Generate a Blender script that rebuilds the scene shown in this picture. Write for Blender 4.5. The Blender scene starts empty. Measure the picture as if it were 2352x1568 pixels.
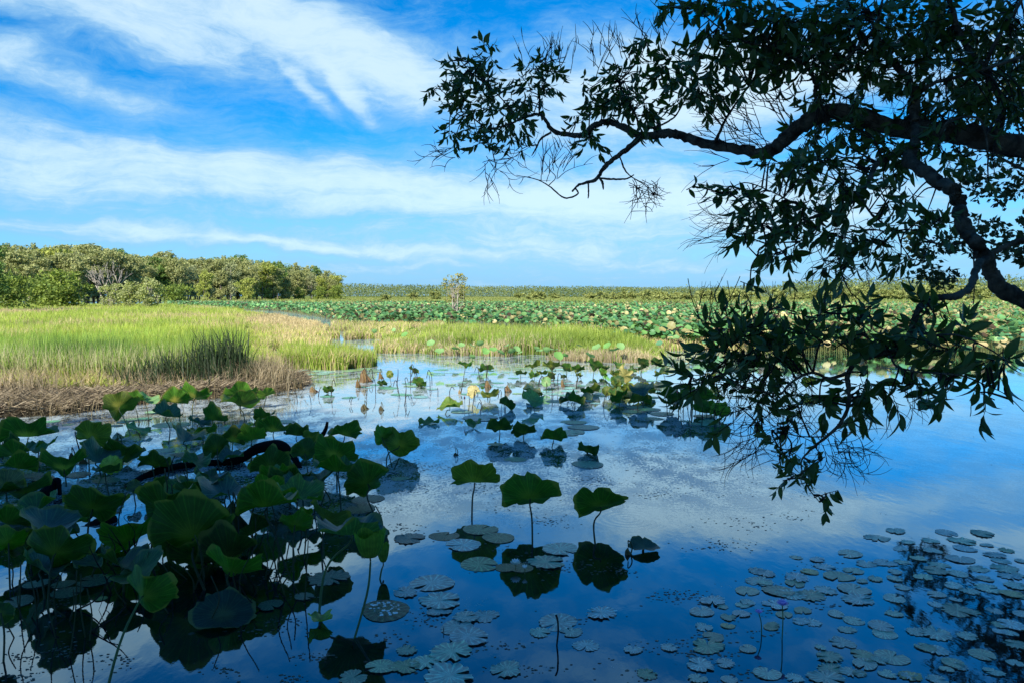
import bpy, math, random
import numpy as np
from mathutils import Vector, Matrix
random.seed(7)
rng = np.random.default_rng(11)
sc = bpy.context.scene
COL = sc.collection
R = math.radians

# ------------------------------------------------------------------ camera
F = 1698.0; CX = 1176.0; CY = 784.0; HOR = 680.0
EYE = 2.2
PITCH = math.atan((CY - HOR) / F)
cam_d = bpy.data.cameras.new('camera'); cam = bpy.data.objects.new('camera', cam_d); COL.objects.link(cam)
cam_d.sensor_width = 36.0; cam_d.lens = F / 2352 * 36; cam_d.clip_end = 9000; cam_d.clip_start = 0.05
cam.location = (0, 0, EYE); cam.rotation_euler = (math.pi / 2 - PITCH, 0, 0)
sc.camera = cam
FWD = Vector((0, math.cos(PITCH), -math.sin(PITCH))); UP = Vector((0, math.sin(PITCH), math.cos(PITCH))); RT = Vector((1, 0, 0))

# ------------------------------------------------------------------ light, sky, exposure
SUN_EL = R(33); SUN_AZ = R(200)          # compass-like: direction the light comes from, clockwise from +Y
sun_from = Vector((math.sin(SUN_AZ) * math.cos(SUN_EL), math.cos(SUN_AZ) * math.cos(SUN_EL), math.sin(SUN_EL)))
sun_d = bpy.data.lights.new('sun', 'SUN'); sun = bpy.data.objects.new('sun', sun_d); COL.objects.link(sun)
sun_d.energy = 5.0; sun_d.angle = R(0.5); sun_d.color = (1.0, 0.93, 0.82)
sun.rotation_euler = sun_from.to_track_quat('Z', 'Y').to_euler()
sc.view_settings.view_transform = 'Standard'; sc.view_settings.look = 'None'
sc.view_settings.gamma = 1.0; sc.view_settings.use_curve_mapping = False
sc.view_settings.exposure = 0.86
SKY_STRENGTH = 0.085

class NT:
    def __init__(s, tree): s.t = tree; s.n = tree.nodes; s.l = tree.links
    def new(s, typ, **kw):
        nd = s.n.new(typ)
        for k, v in kw.items(): setattr(nd, k, v)
        return nd
    def put(s, sock, v):
        if isinstance(v, bpy.types.NodeSocket): s.l.new(v, sock)
        elif v is not None:
            if isinstance(v, tuple) and len(v) == 3 and sock.type == 'RGBA': v = v + (1,)
            sock.default_value = v
    def math(s, op, a, b=None, c=None, clamp=False):
        nd = s.new('ShaderNodeMath', operation=op, use_clamp=clamp)
        s.put(nd.inputs[0], a); s.put(nd.inputs[1], b); s.put(nd.inputs[2], c)
        return nd.outputs[0]
    def mix(s, f, a, b, blend='MIX'):
        nd = s.new('ShaderNodeMix', data_type='RGBA', blend_type=blend)
        s.put(nd.inputs[0], f); s.put(nd.inputs[6], a); s.put(nd.inputs[7], b)
        return nd.outputs[2]
    def ramp(s, v, a, b, c=0.0, d=1.0, smooth=True):
        nd = s.new('ShaderNodeMapRange', interpolation_type='SMOOTHSTEP' if smooth else 'LINEAR')
        s.put(nd.inputs[0], v); nd.inputs[1].default_value = a; nd.inputs[2].default_value = b
        nd.inputs[3].default_value = c; nd.inputs[4].default_value = d
        return nd.outputs[0]
    def noise(s, vec, scale, detail=3, rough=0.5, dist=0.0, col=False):
        nd = s.new('ShaderNodeTexNoise'); s.put(nd.inputs['Vector'], vec)
        nd.inputs['Scale'].default_value = scale; nd.inputs['Detail'].default_value = detail
        nd.inputs['Roughness'].default_value = rough; nd.inputs['Distortion'].default_value = dist
        return nd.outputs[1 if col else 0]
    def mapping(s, vec, loc=(0, 0, 0), rot=(0, 0, 0), scale=(1, 1, 1), typ='POINT'):
        nd = s.new('ShaderNodeMapping', vector_type=typ); s.put(nd.inputs[0], vec)
        nd.inputs[1].default_value = loc; nd.inputs[2].default_value = rot; nd.inputs[3].default_value = scale
        return nd.outputs[0]
    def sep(s, vec):
        nd = s.new('ShaderNodeSeparateXYZ'); s.put(nd.inputs[0], vec); return nd.outputs
    def comb(s, x, y, z=0.0):
        nd = s.new('ShaderNodeCombineXYZ'); s.put(nd.inputs[0], x); s.put(nd.inputs[1], y); s.put(nd.inputs[2], z)
        return nd.outputs[0]

world = bpy.data.worlds.new('World'); sc.world = world; world.use_nodes = True
W = NT(world.node_tree); W.n.clear()
skyt = W.new('ShaderNodeTexSky', sky_type='NISHITA'); skyt.sun_disc = False
skyt.sun_elevation = SUN_EL; skyt.sun_rotation = SUN_AZ; skyt.air_density = 1.0; skyt.dust_density = 0.3; skyt.ozone_density = 2.5
hsv = W.new('ShaderNodeHueSaturation'); hsv.inputs['Saturation'].default_value = 1.25; hsv.inputs['Value'].default_value = 1.0
W.put(hsv.inputs['Color'], W.mix(1.0, skyt.outputs[0], (0.60, 0.88, 1.15), 'MULTIPLY'))
gen = W.new('ShaderNodeTexCoord').outputs['Generated']
dx, dy, dz = W.sep(gen)
az = W.math('ARCTAN2', dx, dy)
el = W.math('ARCSINE', dz)
# sky coordinates in hundredths of a radian-ish: u to the right, v upwards
u = W.math('MULTIPLY', az, F / 100.0); v = W.math('MULTIPLY', el, F / 100.0)
uv0 = W.comb(u, v)
warp = W.noise(W.mapping(uv0, scale=(0.35, 0.6, 1)), 1.0, 4, 0.55, col=True)
wv = W.new('ShaderNodeVectorMath', operation='MULTIPLY_ADD')
W.put(wv.inputs[0], warp); wv.inputs[1].default_value = (1.9, 1.1, 0); W.put(wv.inputs[2], uv0)
off = W.new('ShaderNodeVectorMath', operation='ADD'); W.put(off.inputs[0], wv.outputs[0]); off.inputs[1].default_value = (-0.95, -0.55, 0)
uvw = off.outputs[0]
BLOBS = [  # picture-like coordinates: centre, half sizes, slope down to the right, amount
 (120, 20, 900, 210, 8, .85), (430, 100, 850, 180, 14, .8), (250, 150, 500, 60, 10, .4), (300, 440, 900, 130, 1, .35), (1000, 560, 1500, 60, 0, .25), (820, 150, 520, 130, 27, .95), (560, 20, 300, 60, 18, .35),
 (735, 235, 150, 28, 40, .7), (830, 240, 140, 30, 44, .8), (1080, 200, 380, 140, 12, .8), (1400, 240, 420, 190, 3, .9),
 (1660, 245, 400, 150, 0, 1.4), (80, 235, 300, 70, 4, .8), (330, 275, 360, 56, 9, .8), (480, 430, 2000, 140, 2, 1.05), (60, 345, 500, 40, -2, .3),
 (1300, 470, 900, 120, 3, .85), (1250, 330, 500, 90, 5, .35), (1900, 470, 900, 200, 0, .75), (2050, 235, 520, 110, 10, .65), (1520, 185, 380, 110, 6, .85), (2030, 290, 420, 60, 12, .6), (2280, 230, 240, 60, 0, .5), (900, 575, 380, 28, 3, .8), (1270, 572, 420, 34, 3, .7),
 (150, 550, 520, 28, -3, .7), (560, 556, 420, 28, 4, .6), (1250, 640, 2800, 110, 0, .65), (700, 545, 900, 26, -1, .3), (1500, 610, 500, 22, 2, .4), (850, 612, 300, 22, 0, .35), (1020, 607, 170, 9, 1, .25),
 (2250, 190, 300, 90, 0, .5), (300, -420, 700, 70, 14, .5), (1500, -160, 500, 70, -8, .45), (2300, -520, 600, 90, 10, .5), (1100, -700, 900, 80, 6, .4)]
tot = None
for (bx, by, sx, sy, an, am) in BLOBS:
    m = W.mapping(uvw, loc=((bx - CX) / 100, (HOR - by) / 100, 0), rot=(0, 0, R(-an)), scale=(sx / 100, sy / 100, 1), typ='TEXTURE')
    g = W.new('ShaderNodeTexGradient', gradient_type='SPHERICAL'); W.put(g.inputs[0], m)
    a = W.ramp(g.outputs[1], 0.0, 0.95, 0, am)
    tot = a if tot is None else W.math('ADD', tot, a)
# cirrus fibres: high up they sweep down to the right, low down they lie flat
n1 = W.noise(W.mapping(uvw, rot=(0, 0, R(24)), scale=(0.32, 1.9, 1)), 1.0, 10, 0.68, 0.8)
n2 = W.noise(W.mapping(uvw, scale=(0.2, 2.1, 1)), 1.0, 10, 0.66, 0.5)
hi = W.ramp(v, 3.0, 4.6)
fib = W.math('ADD', W.math('MULTIPLY', n1, hi), W.math('MULTIPLY', n2, W.math('SUBTRACT', 1.0, hi)))
puff = W.noise(W.mapping(uvw, rot=(0, 0, R(14)), scale=(.8, 1.9, 1)), 1.5, 10, 0.7)
tex = W.math('ADD', W.math('MULTIPLY', fib, 0.55), W.math('MULTIPLY', puff, 0.45))
dens = W.math('ADD', W.math('MULTIPLY', tot, 0.80), W.math('MULTIPLY', W.math('SUBTRACT', tex, 0.48), 2.5))
den = W.ramp(dens, -0.15, 1.05)
low = W.ramp(v, -0.2, 2.2, 1.0, 0.0)
cloud = W.mix(W.ramp(dens, 0.45, 1.5), (2.1, 4.1, 6.1), (4.9, 6.3, 7.0))
skyc = W.mix(W.math('MULTIPLY', den, 0.86), W.mix(W.math('MULTIPLY', low, 0.85), hsv.outputs[0], (1.25, 3.5, 6.4)), cloud)
bg = W.new('ShaderNodeBackground'); W.put(bg.inputs[0], skyc); bg.inputs[1].default_value = SKY_STRENGTH
W.l.new(bg.outputs[0], W.new('ShaderNodeOutputWorld').inputs[0])

# ------------------------------------------------------------------ picture point <-> place
def ray(px, py):
    return (RT * ((px - CX) / F) + UP * (-(py - CY) / F) + FWD)
def P(px, py, Y):                       # point at distance Y along the ground axis
    d = ray(px, py); return Vector((0, 0, EYE)) + d * (Y / d.y)
def G(px, py, z=0.0):                   # point on the level z
    d = ray(px, py); return Vector((0, 0, EYE)) + d * ((z - EYE) / d.z)
def proj(p):
    q = Vector(p) - Vector((0, 0, EYE)); k = q.dot(FWD)
    return (CX + F * q.dot(RT) / k, CY - F * q.dot(UP) / k)

# ------------------------------------------------------------------ objects
def tag(o, label=None, cat=None, group=None, kind=None):
    if label: o['label'] = label
    if cat: o['category'] = cat
    if group: o['group'] = group
    if kind: o['kind'] = kind
    return o
def empty(name, loc=(0, 0, 0), rz=0):
    o = bpy.data.objects.new(name, None); o.empty_display_size = 0.1; COL.objects.link(o); o.location = loc; o.rotation_euler = (0, 0, rz); return o
def link(name, me, parent=None, mat=None):
    o = bpy.data.objects.new(name, me); COL.objects.link(o)
    if parent: o.parent = parent
    if mat and not me.materials: me.materials.append(mat)
    return o
def npmesh(name, V, T, C=None, mat=None, smooth=False):
    V = np.asarray(V, np.float32).reshape(-1, 3); T = np.asarray(T, np.int32).reshape(-1, 3)
    me = bpy.data.meshes.new(name)
    me.vertices.add(len(V)); me.vertices.foreach_set('co', V.ravel())
    me.loops.add(T.size); me.loops.foreach_set('vertex_index', T.ravel())
    me.polygons.add(len(T)); me.polygons.foreach_set('loop_start', np.arange(0, T.size, 3, dtype=np.int32))
    me.polygons.foreach_set('loop_total', np.full(len(T), 3, np.int32))
    if smooth: me.polygons.foreach_set('use_smooth', np.ones(len(T), bool))
    me.update(calc_edges=True)
    if C is not None:
        C = np.asarray(C, np.float32).reshape(-1, 3)
        a = me.color_attributes.new('tint', 'FLOAT_COLOR', 'POINT')
        a.data.foreach_set('color', np.hstack([C, np.ones((len(C), 1), np.float32)]).ravel())
    if mat: me.materials.append(mat)
    return me
class MB:
    def __init__(s): s.V = []; s.T = []; s.C = []; s.k = 0
    def add(s, V, T, C=None):
        V = np.asarray(V, float).reshape(-1, 3); T = np.asarray(T, int).reshape(-1, 3)
        s.V.append(V); s.T.append(T + s.k); s.k += len(V)
        if C is not None:
            C = np.asarray(C, float)
            s.C.append(np.tile(C, (len(V), 1)) if C.ndim == 1 else C)
    def tube(s, pts, rad, n=6, C=None, rough=0.0, cap=True):
        pts = [Vector(p) for p in pts]; m = len(pts)
        if not hasattr(rad, '__len__'): rad = [rad] * m
        rings = []; up = Vector((0.13, 0.31, 0.94))
        for i, p in enumerate(pts):
            t = (pts[min(i + 1, m - 1)] - pts[max(i - 1, 0)])
            if t.length < 1e-9: t = Vector((0, 0, 1))
            t.normalize(); a = t.cross(up)
            if a.length < 0.05: a = t.cross(Vector((1, 0, 0)))
            a.normalize(); b = t.cross(a); up = b.cross(t) if False else up
            for j in range(n):
                th = 2 * math.pi * j / n; rr = rad[i] * (1 + rough * (random.random() - 0.5))
                rings.append(p + a * (rr * math.cos(th)) + b * (rr * math.sin(th)))
        T = []
        for i in range(m - 1):
            for j in range(n):
                a0 = i * n + j; a1 = i * n + (j + 1) % n
                T += [(a0, a1, a1 + n), (a0, a1 + n, a0 + n)]
        if cap:
            rings.append(pts[0]); rings.append(pts[-1]); k = len(rings)
            for j in range(n):
                T.append((k - 2, (j + 1) % n, j)); T.append((k - 1, (m - 1) * n + j, (m - 1) * n + (j + 1) % n))
        s.add(np.array([tuple(q) for q in rings]), T, C)
    def mesh(s, name, mat=None, smooth=False):
        if not s.V: s.add([(0, 0, 0)], np.zeros((0, 3), int))
        return npmesh(name, np.vstack(s.V), np.vstack(s.T), np.vstack(s.C) if s.C else None, mat, smooth)
    def obj(s, name, mat=None, parent=None, smooth=False): return link(name, s.mesh(name, mat, smooth), parent)
def catmull(pts, k=4):
    P_ = [np.array(p, float) for p in pts]; out = []
    Q = [2 * P_[0] - P_[1]] + P_ + [2 * P_[-1] - P_[-2]]
    for i in range(1, len(Q) - 2):
        a, b, c, d = Q[i - 1:i + 3]
        for j in range(k):
            t = j / k
            out.append(0.5 * ((2 * b) + (-a + c) * t + (2 * a - 5 * b + 4 * c - d) * t * t + (-a + 3 * b - 3 * c + d) * t ** 3))
    out.append(Q[-2]); return out

# ------------------------------------------------------------------ materials
def material(name):
    m = bpy.data.materials.new(name); m.use_nodes = True; t = NT(m.node_tree); t.n.clear()
    out = t.new('ShaderNodeOutputMaterial'); return m, t, out.inputs[0], out
def leafmat(name, top=None, under=None, attr='tint', rough=0.5, trans=0.35, tcol=(1.25, 1.3, 0.35), vary=0.35, spec=0.4, scale=1.0):
    """thin leaf tissue: colour from the tint attribute (or the object's colour), some light passing through"""
    m, t, out, _ = material(name)
    if top is None:
        base = t.new('ShaderNodeAttribute', attribute_name=attr).outputs[0]
    else:
        geo = t.new('ShaderNodeNewGeometry')
        base = t.mix(geo.outputs['Backfacing'], top, under or top)
    pos = t.new('ShaderNodeTexCoord').outputs['Object']
    nz = t.noise(pos, 3.0 * scale, 4)
    base = t.mix(t.math('MULTIPLY', nz, vary), base, t.mix(1.0, base, (0.45, 0.42, 0.3), 'MULTIPLY'))
    p = t.new('ShaderNodeBsdfPrincipled'); t.put(p.inputs['Base Color'], base); p.inputs['Roughness'].default_value = rough
    p.inputs['Specular IOR Level'].default_value = spec
    tr = t.new('ShaderNodeBsdfTranslucent'); t.put(tr.inputs[0], t.mix(1.0, base, tcol, 'MULTIPLY'))
    mx = t.new('ShaderNodeMixShader'); mx.inputs[0].default_value = trans
    t.l.new(p.outputs[0], mx.inputs[1]); t.l.new(tr.outputs[0], mx.inputs[2]); t.l.new(mx.outputs[0], out)
    return m
def simplemat(name, c1, c2, scale=8, rough=0.8, bump=0.3, bscale=30, stretch=(1, 1, 1), spec=0.3):
    m, t, out, _ = material(name)
    pos = t.mapping(t.new('ShaderNodeTexCoord').outputs['Object'], scale=stretch)
    n = t.noise(pos, scale, 6, 0.6)
    p = t.new('ShaderNodeBsdfPrincipled'); t.put(p.inputs['Base Color'], t.mix(t.ramp(n, .35, .65), c1, c2))
    p.inputs['Roughness'].default_value = rough; p.inputs['Specular IOR Level'].default_value = spec
    b = t.new('ShaderNodeBump'); b.inputs['Strength'].default_value = bump; b.inputs['Distance'].default_value = 0.02
    t.put(b.inputs['Height'], t.noise(pos, bscale, 5, 0.65)); t.l.new(b.outputs[0], p.inputs['Normal'])
    t.l.new(p.outputs[0], out); return m
M = {}
M['grass'] = leafmat('grass_blade', trans=0.4, rough=0.55, vary=0.0, tcol=(1.2, 1.25, 0.6))
M['straw'] = leafmat('dry_straw', trans=0.12, rough=0.75, vary=0.0, tcol=(1.1, 1.0, 0.8), spec=0.2)
M['crown'] = leafmat('tree_crown_leaves', trans=0.25, rough=0.6, vary=0.0, tcol=(1.2, 1.3, 0.5), spec=0.25)
M['field'] = leafmat('lotus_field_leaves', trans=0.22, rough=0.5, vary=0.25, tcol=(1.2, 1.3, 0.5), scale=0.4, spec=0.4)
M['treeleaf'] = leafmat('glossy_tree_leaf', (0.05, 0.10, 0.028), (0.06, 0.11, 0.035), rough=0.42, trans=0.26, tcol=(1.3, 1.7, 0.5), vary=0.3, scale=6, spec=0.35)
M['palebark'] = simplemat('pale_bark', (0.42, 0.38, 0.32), (0.25, 0.22, 0.18), 2, 0.9)
M['farbark'] = simplemat('grey_brown_bark', (0.3, 0.26, 0.21), (0.16, 0.13, 0.1), 2, 0.9)
M['bark'] = simplemat('dark_lichened_bark', (0.12, 0.11, 0.09), (0.03, 0.026, 0.022), 14, 0.9, 0.9, 60, (1, 1, 1), 0.15)
M['log'] = simplemat('wet_black_wood', (0.007, 0.006, 0.007), (0.004, 0.004, 0.004), 9, 0.95, 0.8, 45, (1, 1, 1), 0.1)
M['twig'] = simplemat('dark_twig', (0.03, 0.022, 0.02), (0.014, 0.012, 0.012), 9, 0.85, 0.2, 45, (1, 1, 1), 0.15)
M['mud'] = simplemat('marsh_mud', (0.10, 0.075, 0.04), (0.05, 0.055, 0.02), 0.8, 0.95, 0.3, 6)
M['farland'] = simplemat('far_marsh_ground', (0.13, 0.19, 0.04), (0.17, 0.17, 0.06), 0.03, 0.95, 0.2, 1)
M['stalk'] = simplemat('lotus_stalk', (0.035, 0.05, 0.016), (0.05, 0.045, 0.02), 6, 0.6, 0.5, 90)
M['palestalk'] = simplemat('pale_stalk', (0.22, 0.2, 0.07), (0.15, 0.16, 0.05), 6, 0.6, 0.5, 90)
M['cutstalk'] = simplemat('fresh_green_stalk', (0.09, 0.14, 0.04), (0.07, 0.1, 0.03), 6, 0.5, 0.4, 90)

def lotusmat():
    """lotus blade: waxy blue-green above, green below, radiating veins, a yellow heart painted in for sunlight on the leaf centre; tint from the object's colour"""
    m, t, out, _ = material('lotus_blade')
    info = t.new('ShaderNodeObjectInfo'); geo = t.new('ShaderNodeNewGeometry')
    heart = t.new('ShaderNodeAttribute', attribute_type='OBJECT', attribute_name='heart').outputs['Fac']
    oc = t.new('ShaderNodeTexCoord').outputs['Object']
    x, y, z = t.sep(oc)
    ang = t.math('ARCTAN2', y, x); r = t.math('POWER', t.math('ADD', t.math('MULTIPLY', x, x), t.math('MULTIPLY', y, y)), 0.5)
    wob = t.math('MULTIPLY', t.noise(oc, 2.2, 3), 1.0)
    s1 = t.math('ABSOLUTE', t.math('SINE', t.math('ADD', t.math('MULTIPLY', ang, 11.0), wob)))
    vein = t.ramp(s1, 0.0, 0.22, 1.0, 0.0)
    fork = t.ramp(t.math('ABSOLUTE', t.math('SINE', t.math('ADD', t.math('MULTIPLY', ang, 22.0), t.math('MULTIPLY', wob, 3)))), 0.0, 0.2, 1.0, 0.0)
    vein = t.math('MAXIMUM', vein, t.math('MULTIPLY', fork, t.ramp(r, .45, .6)))
    nz = t.noise(oc, 3.5, 5, 0.6); nf = t.noise(oc, 24, 4, 0.6)
    und = t.mix(1.0, info.outputs['Color'], (0.85, 1.0, 0.6), 'MULTIPLY')
    col = t.mix(geo.outputs['Backfacing'], info.outputs['Color'], und)
    col = t.mix(t.math('MULTIPLY', t.ramp(nz, .4, .7), 0.65), col, t.mix(1.0, col, (0.5, 0.5, 0.4), 'MULTIPLY'))
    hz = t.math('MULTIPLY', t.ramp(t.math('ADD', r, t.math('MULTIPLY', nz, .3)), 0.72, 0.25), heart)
    col = t.mix(hz, col, (0.42, 0.36, 0.07))  # sunlit patch at the leaf centre, put into the colour as yellow
    blot = t.math('MULTIPLY', t.ramp(t.noise(oc, 5, 4, .7), .66, .72), t.ramp(r, .3, 1.0, .2, .8))
    col = t.mix(blot, col, t.mix(1.0, col, (3.0, 1.7, 0.9), 'MULTIPLY'))
    col = t.mix(t.math('MULTIPLY', vein, 0.8), col, t.mix(1.0, col, (2.3, 2.3, 1.7), 'MULTIPLY'))
    p = t.new('ShaderNodeBsdfPrincipled'); t.put(p.inputs['Base Color'], col)
    t.put(p.inputs['Roughness'], t.math('ADD', t.math('MULTIPLY', geo.outputs['Backfacing'], .12), .46)); p.inputs['Specular IOR Level'].default_value = 0.45
    b = t.new('ShaderNodeBump'); b.inputs['Strength'].default_value = 0.35; b.inputs['Distance'].default_value = 0.02
    t.put(b.inputs['Height'], t.math('ADD', t.math('MULTIPLY', vein, 0.5), t.math('MULTIPLY', nf, 0.5))); t.l.new(b.outputs[0], p.inputs['Normal'])
    edge_ = t.math('MULTIPLY', t.ramp(t.math('ADD', r, t.math('MULTIPLY', nz, .18)), .98, 1.08), .7)
    col = t.mix(edge_, col, (.22, .2, .05)); t.put(p.inputs['Base Color'], col)
    tr = t.new('ShaderNodeBsdfTranslucent'); t.put(tr.inputs[0], t.mix(1.0, col, (1.1, 1.7, 0.25), 'MULTIPLY'))
    mx = t.new('ShaderNodeMixShader'); mx.inputs[0].default_value = 0.3
    t.l.new(p.outputs[0], mx.inputs[1]); t.l.new(tr.outputs[0], mx.inputs[2]); t.l.new(mx.outputs[0], out)
    return m
M['lotus'] = lotusmat()
def padmat(nm='lily_pad_surface', ior=1.8):
    m, t, out, _ = material(nm)
    info = t.new('ShaderNodeObjectInfo'); oc = t.new('ShaderNodeTexCoord').outputs['Object']
    shift = t.new('ShaderNodeVectorMath', operation='ADD'); t.put(shift.inputs[0], oc)
    t.put(shift.inputs[1], t.comb(t.math('MULTIPLY', info.outputs['Random'], 40.0), 0.0, 0.0)); q = shift.outputs[0]
    x, y, z = t.sep(oc); ang = t.math('ARCTAN2', y, x)
    wob = t.noise(q, 2, 3); rim = t.ramp(t.math('POWER', t.math('ADD', t.math('MULTIPLY', x, x), t.math('MULTIPLY', y, y)), .5), .25, .85, .35, 1.0)
    vein = t.ramp(t.math('ABSOLUTE', t.math('SINE', t.math('ADD', t.math('MULTIPLY', ang, 8.0), t.math('MULTIPLY', wob, 2)))), 0.1, 0.8, 1.0, 0.0)
    nz = t.noise(q, 3, 5, .65); nf = t.noise(q, 16, 5, .7)
    col = t.mix(t.ramp(nz, .35, .7), info.outputs['Color'], t.mix(1.0, info.outputs['Color'], (0.5, 0.55, 0.55), 'MULTIPLY'))
    col = t.mix(t.math('MULTIPLY', vein, .8), t.mix(t.math('MULTIPLY', rim, .55), col, t.mix(1.0, col, (.35, .4, .45), 'MULTIPLY')), t.mix(1.0, col, (1.5, 1.5, 1.4), 'MULTIPLY'))  # pale veins, with rib sheen and darker rays towards the rim painted in
    spots = t.ramp(t.noise(q, 9, 3, .5), .67, .72)
    col = t.mix(t.math('MULTIPLY', spots, .9), col, (0.01, 0.012, 0.012))
    p = t.new('ShaderNodeBsdfPrincipled'); t.put(p.inputs['Base Color'], col)
    t.put(p.inputs['Roughness'], t.ramp(nf, .3, .7, .25, .5)); p.inputs['Specular IOR Level'].default_value = 0.65; p.inputs['IOR'].default_value = ior
    b = t.new('ShaderNodeBump'); b.inputs['Strength'].default_value = 0.55; b.inputs['Distance'].default_value = 0.03
    t.put(b.inputs['Height'], t.math('ADD', t.math('MULTIPLY', vein, -0.3), nf)); t.l.new(b.outputs[0], p.inputs['Normal'])
    t.l.new(p.outputs[0], out); return m
M['pad'] = padmat(); M['pad2'] = padmat('lotus_pad_surface', 1.36)
def watermat():
    m, t, out, _ = material('pond_water')
    pos = t.new('ShaderNodeNewGeometry').outputs['Position']
    x, y, z = t.sep(pos)
    # surface film: bits of weed and dust drifting in patches
    big = t.noise(t.mapping(pos, scale=(.55, .33, 1)), 1.0, 4, .55)
    band = t.math('MULTIPLY', t.ramp(y, 6.0, 9.0), t.ramp(y, 26.0, 16.0))
    side = t.ramp(x, 4.2, 1.5, 0.18, 1.0)
    zone = t.math('MULTIPLY', t.math('MULTIPLY', band, side), t.ramp(big, .34, .50))
    farzone = t.math('MULTIPLY', t.ramp(y, 19., 24.), t.math('MULTIPLY', t.ramp(x, 12., 4.), .5))
    med = t.noise(t.mapping(pos, scale=(2.6, 1.6, 1)), 1.0, 5, .7)
    fine = t.noise(t.mapping(pos, scale=(1, .6, 1)), 34.0, 5, .75)
    film = t.math('MULTIPLY', t.math('ADD', zone, farzone, clamp=True), t.ramp(t.math('ADD', t.math('MULTIPLY', med, .5), t.math('MULTIPLY', fine, .6)), .50, .58))
    near = t.math('MULTIPLY', t.ramp(t.noise(t.mapping(pos, scale=(1.7, 1.3, 1)), 1.0, 5, .7), .60, .72), t.ramp(fine, .5, .62))
    film = t.math('MAXIMUM', film, t.math('MULTIPLY', near, .8), clamp=True)
    # ripples: a faint breath of wind and rings where an insect touched
    hgt = t.math('MULTIPLY', t.noise(t.mapping(pos, scale=(1, .5, 1)), 5.0, 3, .5), 0.0012)
    hgt = t.math('ADD', hgt, t.math('MULTIPLY', t.noise(pos, 60.0, 2, .5), 0.00006))
    for (cx, cy, rad, k, amp) in ((G(1690, 1148).x, G(1690, 1148).y, 0.75, 70., 0.000198), (G(1440, 1190).x, G(1440, 1190).y, 0.45, 80., 0.00013199999999999998), (G(1605, 1148).x, G(1605, 1148).y, 0.35, 110., 0.00013199999999999998)):
        d = t.new('ShaderNodeVectorMath', operation='DISTANCE'); t.put(d.inputs[0], pos); d.inputs[1].default_value = (cx, cy, 0)
        ring = t.math('MULTIPLY', t.math('SINE', t.math('MULTIPLY', d.outputs['Value'], k)), t.math('MULTIPLY', t.ramp(d.outputs['Value'], rad, rad * .45), amp))
        hgt = t.math('ADD', hgt, ring)
    b = t.new('ShaderNodeBump'); b.inputs['Strength'].default_value = 1.0; b.inputs['Distance'].default_value = 1.0
    t.put(b.inputs['Height'], hgt)
    fr = t.new('ShaderNodeFresnel'); fr.inputs['IOR'].default_value = 1.33; t.l.new(b.outputs[0], fr.inputs['Normal'])
    k = t.math('MULTIPLY', t.math('POWER', fr.outputs[0], 0.70), 1.55, clamp=True)
    gl = t.new('ShaderNodeBsdfGlossy'); gl.inputs['Roughness'].default_value = 0.02; gl.inputs['Color'].default_value = (.78, .94, 1, 1)
    t.l.new(b.outputs[0], gl.inputs['Normal'])
    body = t.new('ShaderNodeBsdfDiffuse'); body.inputs['Color'].default_value = (0.002, 0.006, 0.012, 1)
    wm = t.new('ShaderNodeMixShader'); t.put(wm.inputs[0], k); t.l.new(body.outputs[0], wm.inputs[1]); t.l.new(gl.outputs[0], wm.inputs[2])
    fp = t.new('ShaderNodeBsdfPrincipled'); fp.inputs['Roughness'].default_value = .55; fp.inputs['Specular IOR Level'].default_value = .4
    t.put(fp.inputs['Base Color'], t.mix(med, (0.28, 0.35, 0.34), (0.55, 0.64, 0.66)))
    b2 = t.new('ShaderNodeBump'); b2.inputs['Strength'].default_value = .8; b2.inputs['Distance'].default_value = .02; t.put(b2.inputs['Height'], fine); t.l.new(b2.outputs[0], fp.inputs['Normal'])
    fm = t.new('ShaderNodeMixShader'); t.put(fm.inputs[0], t.math('MULTIPLY', film, .8)); t.l.new(wm.outputs[0], fm.inputs[1]); t.l.new(fp.outputs[0], fm.inputs[2])
    t.l.new(fm.outputs[0], out); return m
M['water'] = watermat()
def petalmat(name, c1, c2):
    m, t, out, _ = material(name)
    z = t.sep(t.new('ShaderNodeTexCoord').outputs['Generated'])[2]
    p = t.new('ShaderNodeBsdfPrincipled'); t.put(p.inputs['Base Color'], t.mix(t.ramp(z, .1, .9), c1, c2)); p.inputs['Roughness'].default_value = .5
    tr = t.new('ShaderNodeBsdfTranslucent'); tr.inputs[0].default_value = c2 + (1,)
    mx = t.new('ShaderNodeMixShader'); mx.inputs[0].default_value = .35
    t.l.new(p.outputs[0], mx.inputs[1]); t.l.new(tr.outputs[0], mx.inputs[2]); t.l.new(mx.outputs[0], out); return m
M['white'] = petalmat('white_petal', (0.85, 0.8, 0.6), (0.95, 0.93, 0.95))
M['purple'] = petalmat('purple_petal', (0.7, 0.55, 0.85), (0.65, 0.5, 0.95))
M['pink'] = petalmat('pink_petal', (0.75, 0.3, 0.38), (0.75, 0.12, 0.25))
M['yellow'] = simplemat('yellow_stamens', (0.8, 0.55, 0.08), (0.7, 0.4, 0.05), 20, .6)
def dropmat():
    m, t, out, _ = material('water_droplet')
    p = t.new('ShaderNodeBsdfPrincipled'); p.inputs['Base Color'].default_value = (.85, .9, .9, 1); p.inputs['Roughness'].default_value = .1; p.inputs['Specular IOR Level'].default_value = 1.0  # whitish base colour paints the sky glint on the beads
    p.inputs['Metallic'].default_value = 0.5
    t.l.new(p.outputs[0], out); return m
M['drop'] = dropmat()

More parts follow.
